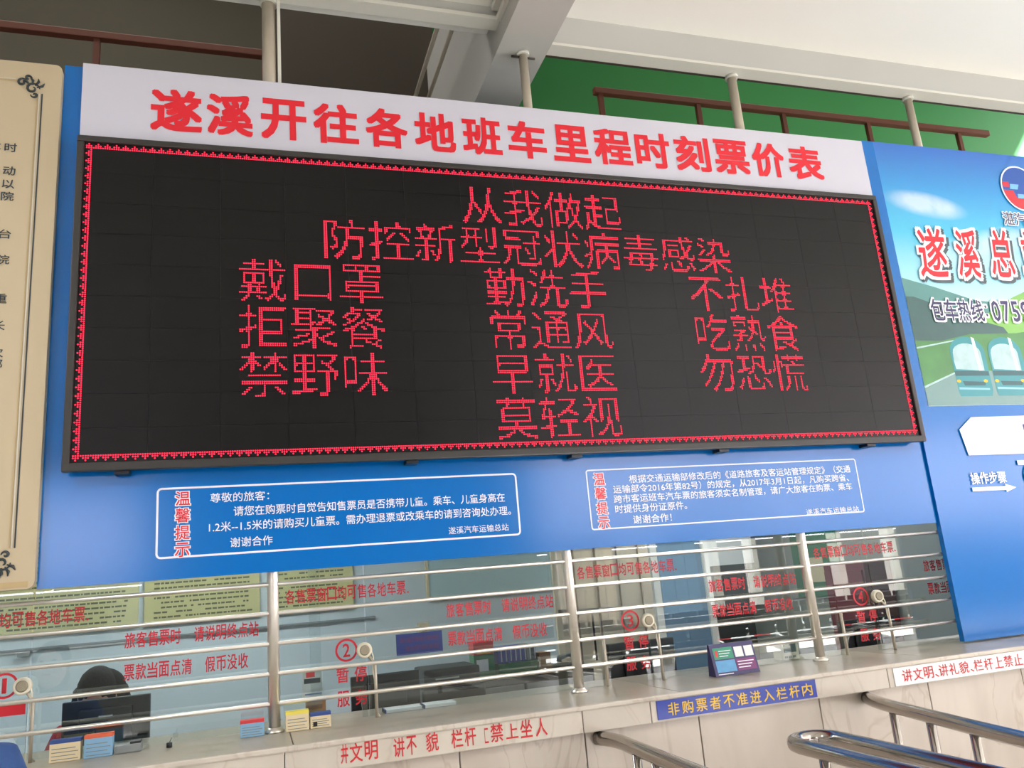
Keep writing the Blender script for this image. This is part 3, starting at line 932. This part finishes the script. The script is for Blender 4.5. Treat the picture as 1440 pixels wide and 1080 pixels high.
# lower half: white arrow tag and step caption
flat('white_tag', 'white', [(4.232, 2.315), (4.262, 2.15), (BX1, 2.13), (BX1, 2.40), (4.345, 2.392)], YT)
text('tag_text', '自', 'signblue', bn, 4.755, 4.88, 2.285, 0.15, YT - 0.0006, off=0.008)
text('step_caption', '操作步骤', 'white', bn, 4.237, 4.52, 2.005, 0.075, YT, off=0.02)
flat('arrow', 'white', [(4.232, 1.926), (4.5, 1.924), (4.5, 1.910), (4.585, 1.936), (4.5, 1.962), (4.5, 1.948), (4.232, 1.95)], YT)
flat('step_circle', 'white', ell(4.76, 2.0, 0.09, 0.09, 24), YT)
flat('tag_bar', 'white', [(4.64, 2.075), (5.6, 2.07), (5.6, 2.10), (4.64, 2.105)], YT)

# ================================================================ QUEUE RAILINGS
RZ = 0.91


def queue_rail(label, paths, posts, group='queue railings in front of the counter'):
    t = thing('queue_railing', label, 'railing', (paths[0][0][0], paths[0][0][1], 0), group)
    for p in paths:
        MB().tube(p, 0.030, 16).build('handrail', 'railsteel', t)
    for (x, y) in posts:
        q = MB().tube([(x, y, 0.0), (x, y, RZ - 0.02)], 0.019, 12).build('post', 'railsteel', t)
        MB().lathe([(0.04, 0.0), (0.04, 0.008), (0.024, 0.014)], (x, y, 0), 'z', 14).build('foot_flange', 'railsteel', q)
    for p in paths:
        MB().tube([(a, b, 0.28) for a, b, c in p if b < -0.4], 0.014, 10).build('lower_rail', 'railsteel', t)
    return t


def bez(p0, p1, p2, n=8):
    return [tuple((1 - u) ** 2 * a + 2 * u * (1 - u) * b_ + u * u * c for a, b_, c in zip(p0, p1, p2)) for u in [k / n for k in range(n + 1)]]


queue_rail('curved steel queue railing that starts under the counter at the blue strip with yellow characters',
           [bez((1.46, -0.3355, RZ), (1.52, -0.42, RZ), (1.50, -0.60, RZ), 5) + [(1.48, -1.2, RZ), (1.46, -2.2, RZ), (1.45, -3.2, RZ)]], [(1.49, -0.68), (1.485, -0.86), (1.46, -1.7), (1.45, -2.6)])
queue_rail('steel queue railing starting under the counter below the pale strip with red characters',
           [bez((2.93, -0.3355, RZ), (2.86, -0.45, RZ), (2.80, -0.75, RZ), 5) + [(2.70, -1.2, RZ), (2.62, -1.6, RZ), (2.4, -2.6, RZ)]], [(2.835, -0.62), (2.765, -0.92), (2.695, -1.22), (2.60, -1.7)])
ub = [(2.0, -3.0, RZ), (2.0, -2.0, RZ), (2.005, -1.15, RZ)] + [(2.1 - 0.095 * math.cos(a), -1.06 + 0.10 * math.sin(a), RZ) for a in [math.pi * k / 8 for k in range(9)]] + [(2.19, -1.15, RZ), (2.17, -2.0, RZ), (2.16, -3.0, RZ)]
queue_rail('steel queue railing bent into a narrow loop in front of the marble counter', [ub], [(2.005, -1.2), (2.19, -1.25), (2.0, -1.9), (2.18, -1.75)])


# ================================================================ THINGS ON THE COUNTER
def carton(name, label, cat, x0, x1, y, z0, z1, body, top, depth=0.05, lines=True, group=None, topmat=None, picture=None):
    t = thing(name, label, cat, ((x0 + x1) / 2, y, z0), group)
    box('body', body, t, x0, x1, y, y + depth, z0, z1 - 0.014, 0.0015)
    box('lid_band', top, t, x0 - 0.0005, x1 + 0.0005, y - 0.0005, y + depth + 0.0005, z1 - 0.014, z1, 0.001)
    if lines:
        b_ = MB()
        for k in range(4):
            zz = z0 + 0.008 + k * (z1 - z0 - 0.03) / 4
            b_.box(x0 + 0.008, x1 - 0.008 - 0.01 * (k % 2), y - 0.0008, y, zz, zz + 0.003)
        b_.build('printed_lines', 'greyplastic', t)
    if picture:
        box('picture', picture, t, x0 + 0.012, x0 + 0.03, y - 0.0012, y, z0 + 0.008, z0 + 0.028)
    return t


M['boxyellow'] = mat('card_yellow', (232, 216, 90), 0.6)
M['boxcream'] = mat('card_cream', (224, 208, 170), 0.6)
M['boxblue'] = mat('card_blue', (132, 176, 206), 0.6)
M['boxorange'] = mat('card_orange', (222, 104, 70), 0.6)
M['boxred'] = mat('card_red', (210, 62, 66), 0.6)
M['cardblue'] = mat('card_dark_blue', (52, 78, 140), 0.6)
M['brown'] = mat('card_brown', (150, 112, 76), 0.7)
carton('leaflet_box', 'cream leaflet box with blue top near the blue sleeved shoulder', 'box', -0.80, -0.685, 0.02, 1.057, 1.142, 'boxcream', 'cardblue')
carton('leaflet_box', 'pale blue leaflet box with orange top on the counter', 'box', -0.672, -0.565, 0.02, 1.057, 1.146, 'boxblue', 'boxorange')
carton('leaflet_box', 'pale blue leaflet box with red top beside a steel post', 'box', -0.058, 0.042, 0.02, 1.057, 1.127, 'boxblue', 'boxred')
carton('leaflet_box', 'yellow topped cream leaflet box next to the steel post', 'box', 0.134, 0.234, 0.02, 1.057, 1.140, 'boxcream', 'boxyellow')
carton('leaflet_box', 'cream leaflet box with blue lid and a small dark picture', 'box', 0.240, 0.330, 0.02, 1.057, 1.122, 'boxcream', 'cardblue', picture='black')
t = thing('card_reader', 'small grey box with dark top lying on the counter beside the leaflet boxes', 'box', (-0.5, 0.02, 1.057))
box('body', 'greyplastic', t, -0.555, -0.455, 0.03, 0.10, 1.057, 1.090, 0.004)
box('lid', 'black', t, -0.50, -0.458, 0.035, 0.095, 1.090, 1.100, 0.003)
t = thing('pen_holder', 'tiny dark pen stand on the counter near grey box', 'holder', (-0.345, 0.03, 1.057))
MB().lathe([(0.012, 1.057), (0.012, 1.075), (0.009, 1.077)], (-0.345, 0.03, 0), 'z', 12).build('cup', 'black', t)
MB().tube([(-0.345, 0.03, 1.075), (-0.335, 0.03, 1.095)], 0.0025, 6).build('pen', 'greyplastic', t)

# leaning information card
t = thing('information_card', 'wedge shaped blue, green and purple information card leaning on the grille', 'sign', (2.4, -0.04, 1.057))
bm_ = MB()
vs_ = [(2.268, -0.045, 1.057), (2.53, -0.045, 1.057), (2.53, -0.004, 1.214), (2.268, -0.004, 1.214), (2.268, 0.03, 1.057), (2.53, 0.03, 1.057), (2.53, 0.01, 1.214), (2.268, 0.01, 1.214)]
bv = [bm_.bm.verts.new(v) for v in vs_]
for f in ((0, 1, 2, 3), (4, 7, 6, 5), (0, 4, 5, 1), (3, 2, 6, 7), (0, 3, 7, 4), (1, 5, 6, 2)):
    bm_.bm.faces.new([bv[i] for i in f])
bm_.build('stand', 'navy', t)


def on_card(name, m, u0, u1, v0, v1, lift=0.0012):
    def pt(u, v):
        return (2.268 + 0.262 * u, -0.045 + 0.041 * v - lift, 1.057 + 0.157 * v)
    b_ = MB()
    b_.bm.faces.new([b_.bm.verts.new(pt(*q)) for q in ((u0, v0), (u1, v0), (u1, v1), (u0, v1))])
    return b_.build(name, m, t)


M['cardgreen'] = mat('card_green', (40, 140, 110), 0.4)
M['cardsky'] = mat('card_sky', (90, 160, 210), 0.4, noise=0.3, nscale=30)
M['cardpurple'] = mat('card_purple', (120, 40, 110), 0.4)
on_card('green_field', 'cardgreen', 0.06, 0.50, 0.52, 0.88)
on_card('blue_field', 'cardsky', 0.06, 0.50, 0.12, 0.48)
on_card('purple_field', 'cardpurple', 0.52, 0.96, 0.12, 0.48)
on_card('pale_square', 'paper', 0.54, 0.73, 0.54, 0.86)
on_card('pale_square', 'paper', 0.77, 0.96, 0.54, 0.86)
on_card('red_mark', 'boxred', 0.10, 0.15, 0.60, 0.80, 0.002)
for k in range(3):
    on_card('text_bar', 'white', 0.55, 0.92 - 0.05 * k, 0.38 - 0.09 * k, 0.41 - 0.09 * k, 0.002)
    on_card('text_bar', 'white', 0.18, 0.46 - 0.04 * k, 0.76 - 0.08 * k, 0.78 - 0.08 * k, 0.002)
on_card('text_bar', 'white', 0.06, 0.4, 0.05, 0.075, 0.002)

# things right behind the glass
t = thing('fare_display', 'small pale terminal with dark display behind the glass', 'terminal', (2.92, 0.3, 1.057))
box('body', 'creamplastic', t, 2.865, 2.985, 0.24, 0.32, 1.057, 1.155, 0.006)
box('display', 'tealdark', t, 2.885, 2.965, 0.236, 0.242, 1.10, 1.145, 0.001)
for k in range(3):
    box('button', 'greyplastic', t, 2.887 + k * 0.027, 2.905 + k * 0.027, 0.236, 0.241, 1.07, 1.082)
t = thing('window_sticker', 'white sticker with red and dark print on the inside of the glass', 'sticker', (0.27, 0.19, 1.23))
box('sheet', 'paper', t, 0.215, 0.312, 0.1885, 0.190, 1.175, 1.292)
box('print_block', 'boxred', t, 0.235, 0.275, 0.1875, 0.1885, 1.262, 1.285)
box('print_block', 'ink', t, 0.225, 0.30, 0.1875, 0.1885, 1.235, 1.257)
box('print_block', 'cardblue', t, 0.228, 0.305, 0.1875, 0.1885, 1.185, 1.19)
carton('small_carton', 'brown cardboard carton behind the glass under the white sticker', 'box', 0.235, 0.325, 0.22, 1.057, 1.16, 'brown', 'brown', 0.08, lines=False)
for k, (a, bq) in enumerate(((0.60, 0.78), (0.79, 0.95))):
    t = thing('form_pad', ('white pad of forms inside the glass beside the second speaker' if k == 0 else 'white pad of forms inside the glass before the black printer'), 'paper', (a, 0.23, 1.057))
    box('sheets', 'paper', t, a, bq, 0.20, 0.30, 1.057, 1.072)
    box('binding', 'cardblue', t, a, a + 0.006, 0.199, 0.301, 1.057, 1.0735)
t = thing('blue_sign', 'dark blue notice hanging inside the glass with two rows of faint characters', 'sign', (0.79, 0.2, 1.36))
box('plate', 'signblue', t, 0.668, 0.900, 0.195, 0.200, 1.315, 1.415, 0.001)
for z in (1.385, 1.345):
    text('faded_line', '请勿敲打玻璃文明购票' if z > 1.36 else '请自觉排队购票', 'cardpurple', t, 0.685 if z > 1.36 else 0.71, 0.88, z, 0.024, 0.1935, off=0.01)


# ================================================================ THE OFFICE
def monitor(label, cx, y, z0, wd_, ht, badge=True, name='monitor'):
    t = thing(name, label, 'monitor', (cx, y, z0))
    box('casing', 'black', t, cx - wd_ / 2, cx + wd_ / 2, y, y + 0.035, z0 + 0.10, z0 + 0.10 + ht, 0.006)
    box('rear_bulge', 'black', t, cx - wd_ * 0.3, cx + wd_ * 0.3, y - 0.02, y + 0.002, z0 + 0.14, z0 + 0.06 + ht, 0.006)
    box('neck', 'black', t, cx - 0.025, cx + 0.025, y - 0.012, y + 0.012, z0 + 0.02, z0 + 0.16)
    MB().lathe([(0.10, z0), (0.10, z0 + 0.012), (0.05, z0 + 0.02)], (cx, y + 0.02, 0), 'z', 20).build('base', 'black', t)
    if badge:
        box('badge', 'silver', t, cx - 0.03, cx + 0.03, y - 0.0225, y - 0.019, z0 + 0.02 + ht, z0 + 0.027 + ht)
    return t


for k, (a, b_) in enumerate(((-2.8, -1.15), (-1.1, 0.38), (0.42, 1.88), (1.92, 3.3), (3.36, 4.45))):
    lab = ('pale office desk out of sight of the hall', 'pale office desk with the clerk sitting at it', 'pale office desk carrying the black printer', 'pale desk behind the third ticket window', 'pale desk behind the fourth ticket window')[k]
    t = thing('office_desk', lab, 'desk', ((a + b_) / 2, 0.7, 0))
    box('desk_top', 'laminate', t, a, b_, 0.46, 1.05, 0.74, 0.77, 0.004)
    for sx in (a + 0.03, b_ - 0.05):
        box('side_panel', 'laminate', t, sx, sx + 0.02, 0.48, 1.03, 0.0, 0.74)
monitor('black monitor in front of the bowed clerk', -0.665, 0.52, 0.77, 0.38, 0.375)
monitor('black monitor behind the second round speaker', 0.66, 0.55, 0.77, 0.36, 0.34)
monitor('black monitor beyond the third round speaker', 2.15, 0.55, 0.77, 0.42, 0.36, badge=False)
monitor('black monitor behind the glass at the fourth ticket window', 3.75, 0.55, 0.77, 0.42, 0.34, badge=False)
t = thing('printer', 'black office printer with a silver strip behind the glass', 'printer', (1.02, 0.6, 0.77))
box('body', 'black', t, 0.85, 1.20, 0.55, 0.90, 0.77, 1.10, 0.015)
box('scanner_lid', 'black', t, 0.87, 1.18, 0.57, 0.88, 1.105, 1.20, 0.015)
box('strip', 'silver', t, 0.93, 1.06, 0.566, 0.571, 1.145, 1.152)
box('paper_tray', 'greyplastic', t, 0.90, 1.15, 0.535, 0.55, 0.82, 0.84)
t = thing('filing_cabinet', 'low dark cabinet at the back of the office under the binders', 'cabinet', (1.6, 1.4, 0))
box('body', 'deskdark', t, 1.15, 2.1, 1.2, 1.65, 0, 1.04, 0.004)
for k in range(2):
    d_ = box('door', 'laminate', t, 1.17 + k * 0.465, 1.615 + k * 0.465, 1.18, 1.2, 0.05, 1.0, 0.003)
    MB().tube([(1.58 + k * 0.09, 1.17, 0.5), (1.58 + k * 0.09, 1.17, 0.62)], 0.006, 8).build('handle', 'silver', d_)
M['binderblue'] = mat('binder_blue', (86, 98, 170), 0.5)
M['binderwhite'] = mat('binder_spine_label', (206, 208, 220), 0.6)
M['greenbox'] = mat('green_box', (54, 120, 84), 0.6)
t = thing('green_crate', 'long green box under the row of blue binders', 'box', (1.59, 1.25, 1.04))
box('box_body', 'greenbox', t, 1.47, 1.73, 1.22, 1.45, 1.04, 1.13, 0.004)
box('rim', 'greenbox', t, 1.465, 1.735, 1.215, 1.455, 1.118, 1.13, 0.002)
for k in range(8):
    t = thing('ring_binder', ('first', 'second', 'third', 'fourth', 'fifth', 'sixth', 'seventh', 'eighth')[k] + (' blue' if k < 6 else ' grey') + ' ring binder counted from the red and green carton', 'binder', (1.485 + k * 0.031, 1.3, 1.13), 'blue binders on the green box')
    a = 1.472 + k * 0.032
    box('cover', 'binderblue' if k < 6 else 'greyplastic', t, a, a + 0.029, 1.23, 1.43, 1.131, 1.225, 0.002)
    box('spine_label', 'binderwhite', t, a + 0.019, a + 0.026, 1.2285, 1.2305, 1.14, 1.215)
t = thing('snack_box', 'red and green printed carton beside the blue binders', 'box', (1.37, 1.25, 1.04))
box('body', 'greenbox', t, 1.31, 1.44, 1.21, 1.33, 1.04, 1.20, 0.003)
box('red_band', 'boxred', t, 1.309, 1.441, 1.209, 1.331, 1.20, 1.275, 0.003)
box('yellow_label', 'yellow', t, 1.33, 1.42, 1.206, 1.209, 1.205, 1.235)
box('pale_label', 'paper', t, 1.325, 1.40, 1.207, 1.21, 1.10, 1.17)
carton('small_carton', 'brown carton beyond the blue binders', 'box', 1.745, 1.82, 1.22, 1.04, 1.17, 'brown', 'brown', 0.12, lines=False)
t = thing('telephone', 'dark desk telephone on the office cabinet', 'telephone', (1.95, 1.25, 1.04))
box('body', 'black', t, 1.87, 2.04, 1.22, 1.40, 1.04, 1.08, 0.008)
MB().tube([(1.885, 1.25, 1.10), (1.89, 1.25, 1.125), (1.955, 1.25, 1.135), (2.02, 1.25, 1.125), (2.025, 1.25, 1.10)], [0.02, 0.018, 0.013, 0.018, 0.02], 10).build('handset', 'greyplastic', t)

# posters on the office back wall
M['oliveink'] = mat('poster_olive_ink', (92, 96, 66), 0.6)
M['olivepaper'] = mat('poster_olive', (196, 190, 136), 0.6, noise=0.05, nscale=3)
for k, (a, b_, lab) in enumerate(((-1.95, -0.83, 'olive yellow poster of rules high on the office wall above the clerk'),
                                  (-0.79, 0.05, 'olive yellow poster with dense lines between the clerk and the steel post'),
                                  (0.12, 0.78, 'olive yellow poster behind the second ticket window'))):
    t = thing('wall_poster', lab, 'poster', ((a + b_) / 2, 2.98, 1.7), 'olive posters on the office wall')
    box('sheet', 'olivepaper', t, a, b_, 2.965, 2.995, 1.545, 2.35, 0.002)
    bb = MB()
    for j in range(19):
        z = 1.585 + j * 0.036
        x_ = a + 0.07 + random.choice((0, 0, 0.05))
        while x_ < b_ - 0.09:
            wl = random.uniform(0.012, 0.05)
            if random.random() < 0.9:
                bb.box(x_, min(x_ + wl, b_ - 0.05), 2.963, 2.965, z, z + 0.013)
            x_ += wl + 0.008
    bb.build('text_rows', 'oliveink', t, kind='stuff')
t = thing('cable_trunk', 'grey cable trunking running along the office wall under the posters', 'trunking', (-0.5, 2.98, 1.45))
box('trunk', 'greyplastic', t, -2.6, 0.95, 2.975, 2.995, 1.440, 1.457, 0.003)
box('junction_box', 'greyplastic', t, -1.62, -1.54, 2.95, 2.995, 1.40, 1.435, 0.003)
t = thing('whiteboard', 'whiteboard in a pale yellow frame with faint grey writing on the office wall', 'whiteboard', (2.1, 2.98, 1.9))
M['boardgrey'] = mat('whiteboard_surface', (176, 204, 206), 0.3)
box('surface', 'boardgrey', t, 1.4, 2.6, 2.975, 2.995, 1.56, 2.5)
for a, b_, c, d in ((1.385, 1.41, 1.54, 2.52), (2.59, 2.615, 1.54, 2.52), (1.41, 2.59, 1.54, 1.565), (1.41, 2.59, 2.495, 2.52)):
    box('frame_bar', 'boxcream', t, a, b_, 2.965, 2.998, c, d, 0.002)
t = thing('socket_box', 'beige socket box on the office wall beside the whiteboard', 'socket', (1.34, 2.4, 1.37))
box('housing', 'boxcream', t, 1.30, 1.385, 2.95, 2.998, 1.27, 1.37, 0.004)
box('plug', 'black', t, 1.325, 1.36, 2.94, 2.95, 1.30, 1.33)
# cream panels added in place of a cream reflection at window 3
M['folding'] = mat('reflected_cream', (236, 220, 192), 0.6, noise=0.04, nscale=3)
t = thing('reflection_panels', 'narrow cream upright panels standing in for a reflection at the third ticket window', 'partition', (2.3, 2.0, 0))
for k in range(9):
    a = 2.02 + k * 0.085
    o_ = box('panel', 'folding', t, a + 0.002, a + 0.083, 1.60 + 0.014 * (k % 2), 1.63 + 0.014 * (k % 2), 0.0, 2.6, 0.003)
MB().tube([(2.03, 1.57, 1.40), (2.75, 1.57, 1.37)], 0.012, 8).build('latch_bar', 'black', t)
MB().tube([(2.28, 1.57, 1.395), (2.28, 1.57, 1.05)], 0.008, 8).build('latch_rod', 'black', t)
# bright frames, posters at window 3 and 4
t = thing('glazed_door', 'pale blue glazed office door with white uprights behind the third ticket window', 'door', (3.5, 2.2, 0))
M['doorblue'] = mat('door_blue_grey', (120, 150, 176), 0.4)
box('leaf', 'doorblue', t, 3.2, 3.62, 2.3, 2.34, 0.0, 2.5)
box('upright', 'ceiling', t, 3.62, 3.68, 2.28, 2.36, 0, 2.6)
box('upright', 'ceiling', t, 3.14, 3.2, 2.28, 2.36, 0, 2.6)
box('pale_pane', 'paper', t, 3.68, 4.13, 2.3, 2.32, 1.62, 2.5)
t = thing('green_poster', 'green poster with a beige square on the far office side wall', 'poster', (4.49, 2, 1.5))
box('sheet', 'greenbox', t, 4.485, 4.498, 1.65, 2.25, 1.30, 2.0)
box('beige_square', 'boxcream', t, 4.48, 4.485, 1.85, 2.08, 1.42, 1.62)
t = thing('maroon_block', 'maroon cupboard standing in for clothes behind the last ticket window', 'block', (4.4, 0.8, 0))  # box added in place of maroon garments
M['maroon'] = mat('maroon_paint', (112, 44, 54), 0.5)
box('body', 'maroon', t, 4.25, 4.49, 1.1, 1.55, 0, 1.55, 0.004)
box('door', 'maroon', t, 4.235, 4.25, 1.115, 1.535, 0.05, 1.5, 0.003)

# swivel chairs
for (cx, cy, lab) in ((1.35, 0.98 + 0.35, None),):
    pass


# ================================================================ PEOPLE
def skin(name, verts, edges, radii, m, parent, sub=2, root=0):
    me = bpy.data.meshes.new(name)
    me.from_pydata([Vector(v) for v in verts], edges, [])
    o = bpy.data.objects.new(name, me)
    COL.objects.link(o)
    md = o.modifiers.new('skin', 'SKIN')
    md.use_smooth_shade = True
    for i, r in enumerate(radii):
        s_ = me.skin_vertices[0].data[i]
        s_.radius = r if isinstance(r, tuple) else (r, r)
        s_.use_root = (i == root)
    sb = o.modifiers.new('smooth', 'SUBSURF')
    sb.levels = sub
    sb.render_levels = sub
    dg = bpy.context.evaluated_depsgraph_get()
    nm = bpy.data.meshes.new_from_object(o.evaluated_get(dg))
    bpy.data.objects.remove(o)
    for p in nm.polygons:
        p.use_smooth = True
    return link(name, nm, m, parent)


def head_parts(t, c, yaw, pitch, hairfn=None, scale=1.0):
    """head with face; face looks along -y before rotation"""
    Rm = Euler((pitch, 0, yaw)).to_matrix()
    c = Vector(c)

    def ellipsoid(b_, cc, r, seg=16, rings=10, cut=None):
        vsr = []
        for i in range(rings + 1):
            th = math.pi * i / rings
            vsr.append([b_.bm.verts.new(c + Rm @ (Vector((cc[0] + r[0] * math.sin(th) * math.cos(2 * math.pi * k / seg), cc[1] + r[1] * math.sin(th) * math.sin(2 * math.pi * k / seg), cc[2] + r[2] * math.cos(th))) * scale)) for k in range(seg)])
        for a_, q_ in zip(vsr, vsr[1:]):
            for k in range(seg):
                f_ = b_.bm.faces.new((a_[k], q_[k], q_[(k + 1) % seg], a_[(k + 1) % seg]))
                f_.smooth = True
    b_ = MB()
    ellipsoid(b_, (0, 0, 0), (0.075, 0.092, 0.11))
    ellipsoid(b_, (0, -0.03, -0.06), (0.05, 0.055, 0.05))
    ellipsoid(b_, (0, -0.092, -0.01), (0.012, 0.02, 0.022), 8, 6)
    for s_ in (-1, 1):
        ellipsoid(b_, (s_ * 0.076, 0.0, -0.005), (0.009, 0.018, 0.028), 8, 6)
    b_.build('head', 'skin', t)
    e_ = MB()
    for s_ in (-1, 1):
        ellipsoid(e_, (s_ * 0.028, -0.082, 0.012), (0.012, 0.009, 0.007), 8, 6)
    e_.build('eyes', 'black', t)
    m_ = MB()
    ellipsoid(m_, (0, -0.084, -0.055), (0.02, 0.008, 0.006), 8, 6)
    m_.build('mouth', 'facered', t)
    h_ = MB()
    ellipsoid(h_, (0, 0.02, 0.03), (0.088, 0.098, 0.103))
    ellipsoid(h_, (0, 0.06, -0.05), (0.078, 0.055, 0.09))
    ellipsoid(h_, (0.03, 0.045, 0.0), (0.088, 0.07, 0.105))
    return h_, ellipsoid


def hand(t, base, direction, side, m='skin'):
    base = Vector(base)
    d = Vector(direction).normalized()
    sidev = Vector((side, 0, 0))
    sidev = (sidev - d * sidev.dot(d)).normalized()
    dn = d.cross(sidev) * (1 if side > 0 else -1)
    vs_, es_, rs_ = [base, base + d * 0.05, base + d * 0.085], [(0, 1), (1, 2)], [(0.024, 0.018), (0.036, 0.015), (0.034, 0.012)]
    for k, ln in enumerate((0.06, 0.07, 0.066, 0.052)):
        o_ = base + d * 0.088 + sidev * (0.027 - 0.018 * k)
        i0 = len(vs_)
        vs_ += [o_, o_ + d * ln * 0.55 - Vector((0, 0, 0.006)), o_ + d * ln - Vector((0, 0, 0.02))]
        es_ += [(2, i0), (i0, i0 + 1), (i0 + 1, i0 + 2)]
        rs_ += [0.009, 0.0085, 0.007]
    i0 = len(vs_)
    vs_ += [base + d * 0.03 + sidev * 0.035, base + d * 0.065 + sidev * 0.055, base + d * 0.09 + sidev * 0.058]
    es_ += [(1, i0), (i0, i0 + 1), (i0 + 1, i0 + 2)]
    rs_ += [0.011, 0.0095, 0.008]
    return skin('hand', vs_, es_, rs_, m, t, 1)


# clerk, seated behind the monitor, head bowed
t = thing('person', 'seated clerk in red jacket, black hair, head bowed behind the black monitor', 'person', (-0.71, 1.1, 0))
cx = -0.775
skin('jacket', [(cx, 1.22, 0.50), (cx, 1.20, 0.72), (cx, 1.12, 0.96), (cx, 1.08, 1.05), (cx - 0.17, 1.05, 1.045), (cx + 0.17, 1.05, 1.045), (cx - 0.22, 0.98, 0.88), (cx + 0.22, 0.98, 0.88), (cx - 0.16, 0.92, 0.81), (cx + 0.16, 0.92, 0.81)],
     [(0, 1), (1, 2), (2, 3), (2, 4), (2, 5), (4, 6), (5, 7), (6, 8), (7, 9)], [(0.16, 0.13), (0.15, 0.12), (0.16, 0.12), (0.07, 0.07), 0.07, 0.07, 0.058, 0.058, 0.042, 0.042], 'redcloth', t)
skin('trousers', [(cx, 1.22, 0.52), (cx - 0.1, 1.18, 0.5), (cx + 0.1, 1.18, 0.5), (cx - 0.11, 0.78, 0.5), (cx + 0.11, 0.78, 0.5), (cx - 0.11, 0.8, 0.1), (cx + 0.11, 0.8, 0.1)],
     [(0, 1), (0, 2), (1, 3), (2, 4), (3, 5), (4, 6)], [(0.13, 0.11), 0.09, 0.09, 0.065, 0.065, 0.05, 0.05], 'trousers', t)
skin('neck', [(cx, 1.09, 1.02), (cx, 1.05, 1.12), (cx, 1.02, 1.19)], [(0, 1), (1, 2)], [0.05, 0.048, 0.05], 'skin', t)
hb, ellf = head_parts(t, (cx, 0.97, 1.225), 0, math.radians(38), scale=1.12)
hb_obj = hb.build('hair', 'hair', t)
ht = MB()
ht.tube([(cx + 0.03, 1.05, 1.31), (cx + 0.095, 1.04, 1.24), (cx + 0.13, 1.06, 1.14), (cx + 0.06, 1.16, 1.0)], [0.035, 0.045, 0.035, 0.012], 10)
ht.tube([(cx - 0.03, 1.05, 1.30), (cx - 0.085, 1.02, 1.24), (cx - 0.115, 0.98, 1.12)], [0.04, 0.045, 0.02], 10)
ht.build('hair_strands', 'hair', t)
hand(t, (cx - 0.15, 0.92, 0.805), (0.3, -1, -0.05), 1)
hand(t, (cx + 0.15, 0.92, 0.805), (-0.3, -1, -0.05), -1)
MB().box(cx - 0.16, cx - 0.06, 0.66, 0.88, 0.0, 0.07, 0.02).build('shoe', 'shoe', t)
MB().box(cx + 0.06, cx + 0.16, 0.66, 0.88, 0.0, 0.07, 0.02).build('shoe', 'shoe', t)
t = thing('office_chair', 'dark office chair under the seated clerk', 'chair', (cx, 1.25, 0))
box('seat', 'black', t, cx - 0.23, cx + 0.23, 1.02, 1.42, 0.32, 0.38, 0.02)
box('backrest', 'black', t, cx - 0.2, cx + 0.2, 1.40, 1.44, 0.5, 0.92, 0.02)
box('back_strut', 'black', t, cx - 0.03, cx + 0.03, 1.40, 1.43, 0.33, 0.6)
MB().tube([(cx, 1.25, 0.06), (cx, 1.25, 0.32)], 0.025, 10).build('column', 'steel', t)
for k in range(5):
    a = 2 * math.pi * k / 5 + 0.3
    lg = MB().tube([(cx, 1.25, 0.08), (cx + 0.26 * math.cos(a), 1.25 + 0.26 * math.sin(a), 0.05)], 0.018, 8).build('leg', 'black', t)

# customer in blue at the frame edge
t = thing('person', 'customer in a blue jacket standing at the counter, one shoulder showing', 'person', (-1.06, -0.66, 0))
cx, cy = -0.985, -0.64
skin('body', [(cx, cy, 0.80), (cx, cy + 0.01, 1.0), (cx, cy + 0.03, 1.16), (cx, cy + 0.05, 1.24), (cx, cy + 0.08, 1.30), (cx - 0.10, cy, 0.72), (cx + 0.10, cy, 0.72), (cx - 0.11, cy - 0.01, 0.40), (cx + 0.11, cy - 0.01, 0.40), (cx - 0.11, cy + 0.01, 0.08), (cx + 0.11, cy + 0.01, 0.08)],
     [(0, 1), (1, 2), (2, 3), (3, 4), (0, 5), (0, 6), (5, 7), (6, 8), (7, 9), (8, 10)], [(0.13, 0.1), (0.12, 0.09), (0.12, 0.09), 0.05, 0.048, 0.08, 0.08, 0.06, 0.06, 0.045, 0.045], 'trousers', t)
skin('jacket', [(cx, cy, 0.82), (cx, cy + 0.01, 1.0), (cx, cy + 0.03, 1.14), (cx, cy + 0.05, 1.225), (cx - 0.17, cy + 0.04, 1.165), (cx + 0.17, cy + 0.04, 1.165), (cx - 0.23, cy + 0.0, 1.0), (cx + 0.235, cy + 0.0, 1.01), (cx - 0.17, cy + 0.20, 1.08), (cx + 0.14, cy + 0.20, 1.09)],
     [(0, 1), (1, 2), (2, 3), (2, 4), (2, 5), (4, 6), (5, 7), (6, 8), (7, 9)], [(0.16, 0.13), (0.155, 0.12), (0.15, 0.115), (0.07, 0.07), 0.072, 0.072, 0.06, 0.06, 0.045, 0.045], 'bluecloth', t)
hb, ellf = head_parts(t, (cx, cy + 0.10, 1.40), math.pi, math.radians(-14))
hb.build('hair', 'hair', t)
hand(t, (cx - 0.165, cy + 0.22, 1.085), (0.1, 1, 0.05), 1)
hand(t, (cx + 0.135, cy + 0.22, 1.095), (-0.1, 1, 0.05), -1)
for s_ in (-1, 1):
    MB().box(cx + s_ * 0.11 - 0.045, cx + s_ * 0.11 + 0.045, cy - 0.07, cy + 0.17, 0.0, 0.08, 0.025).build('shoe', 'shoe', t)
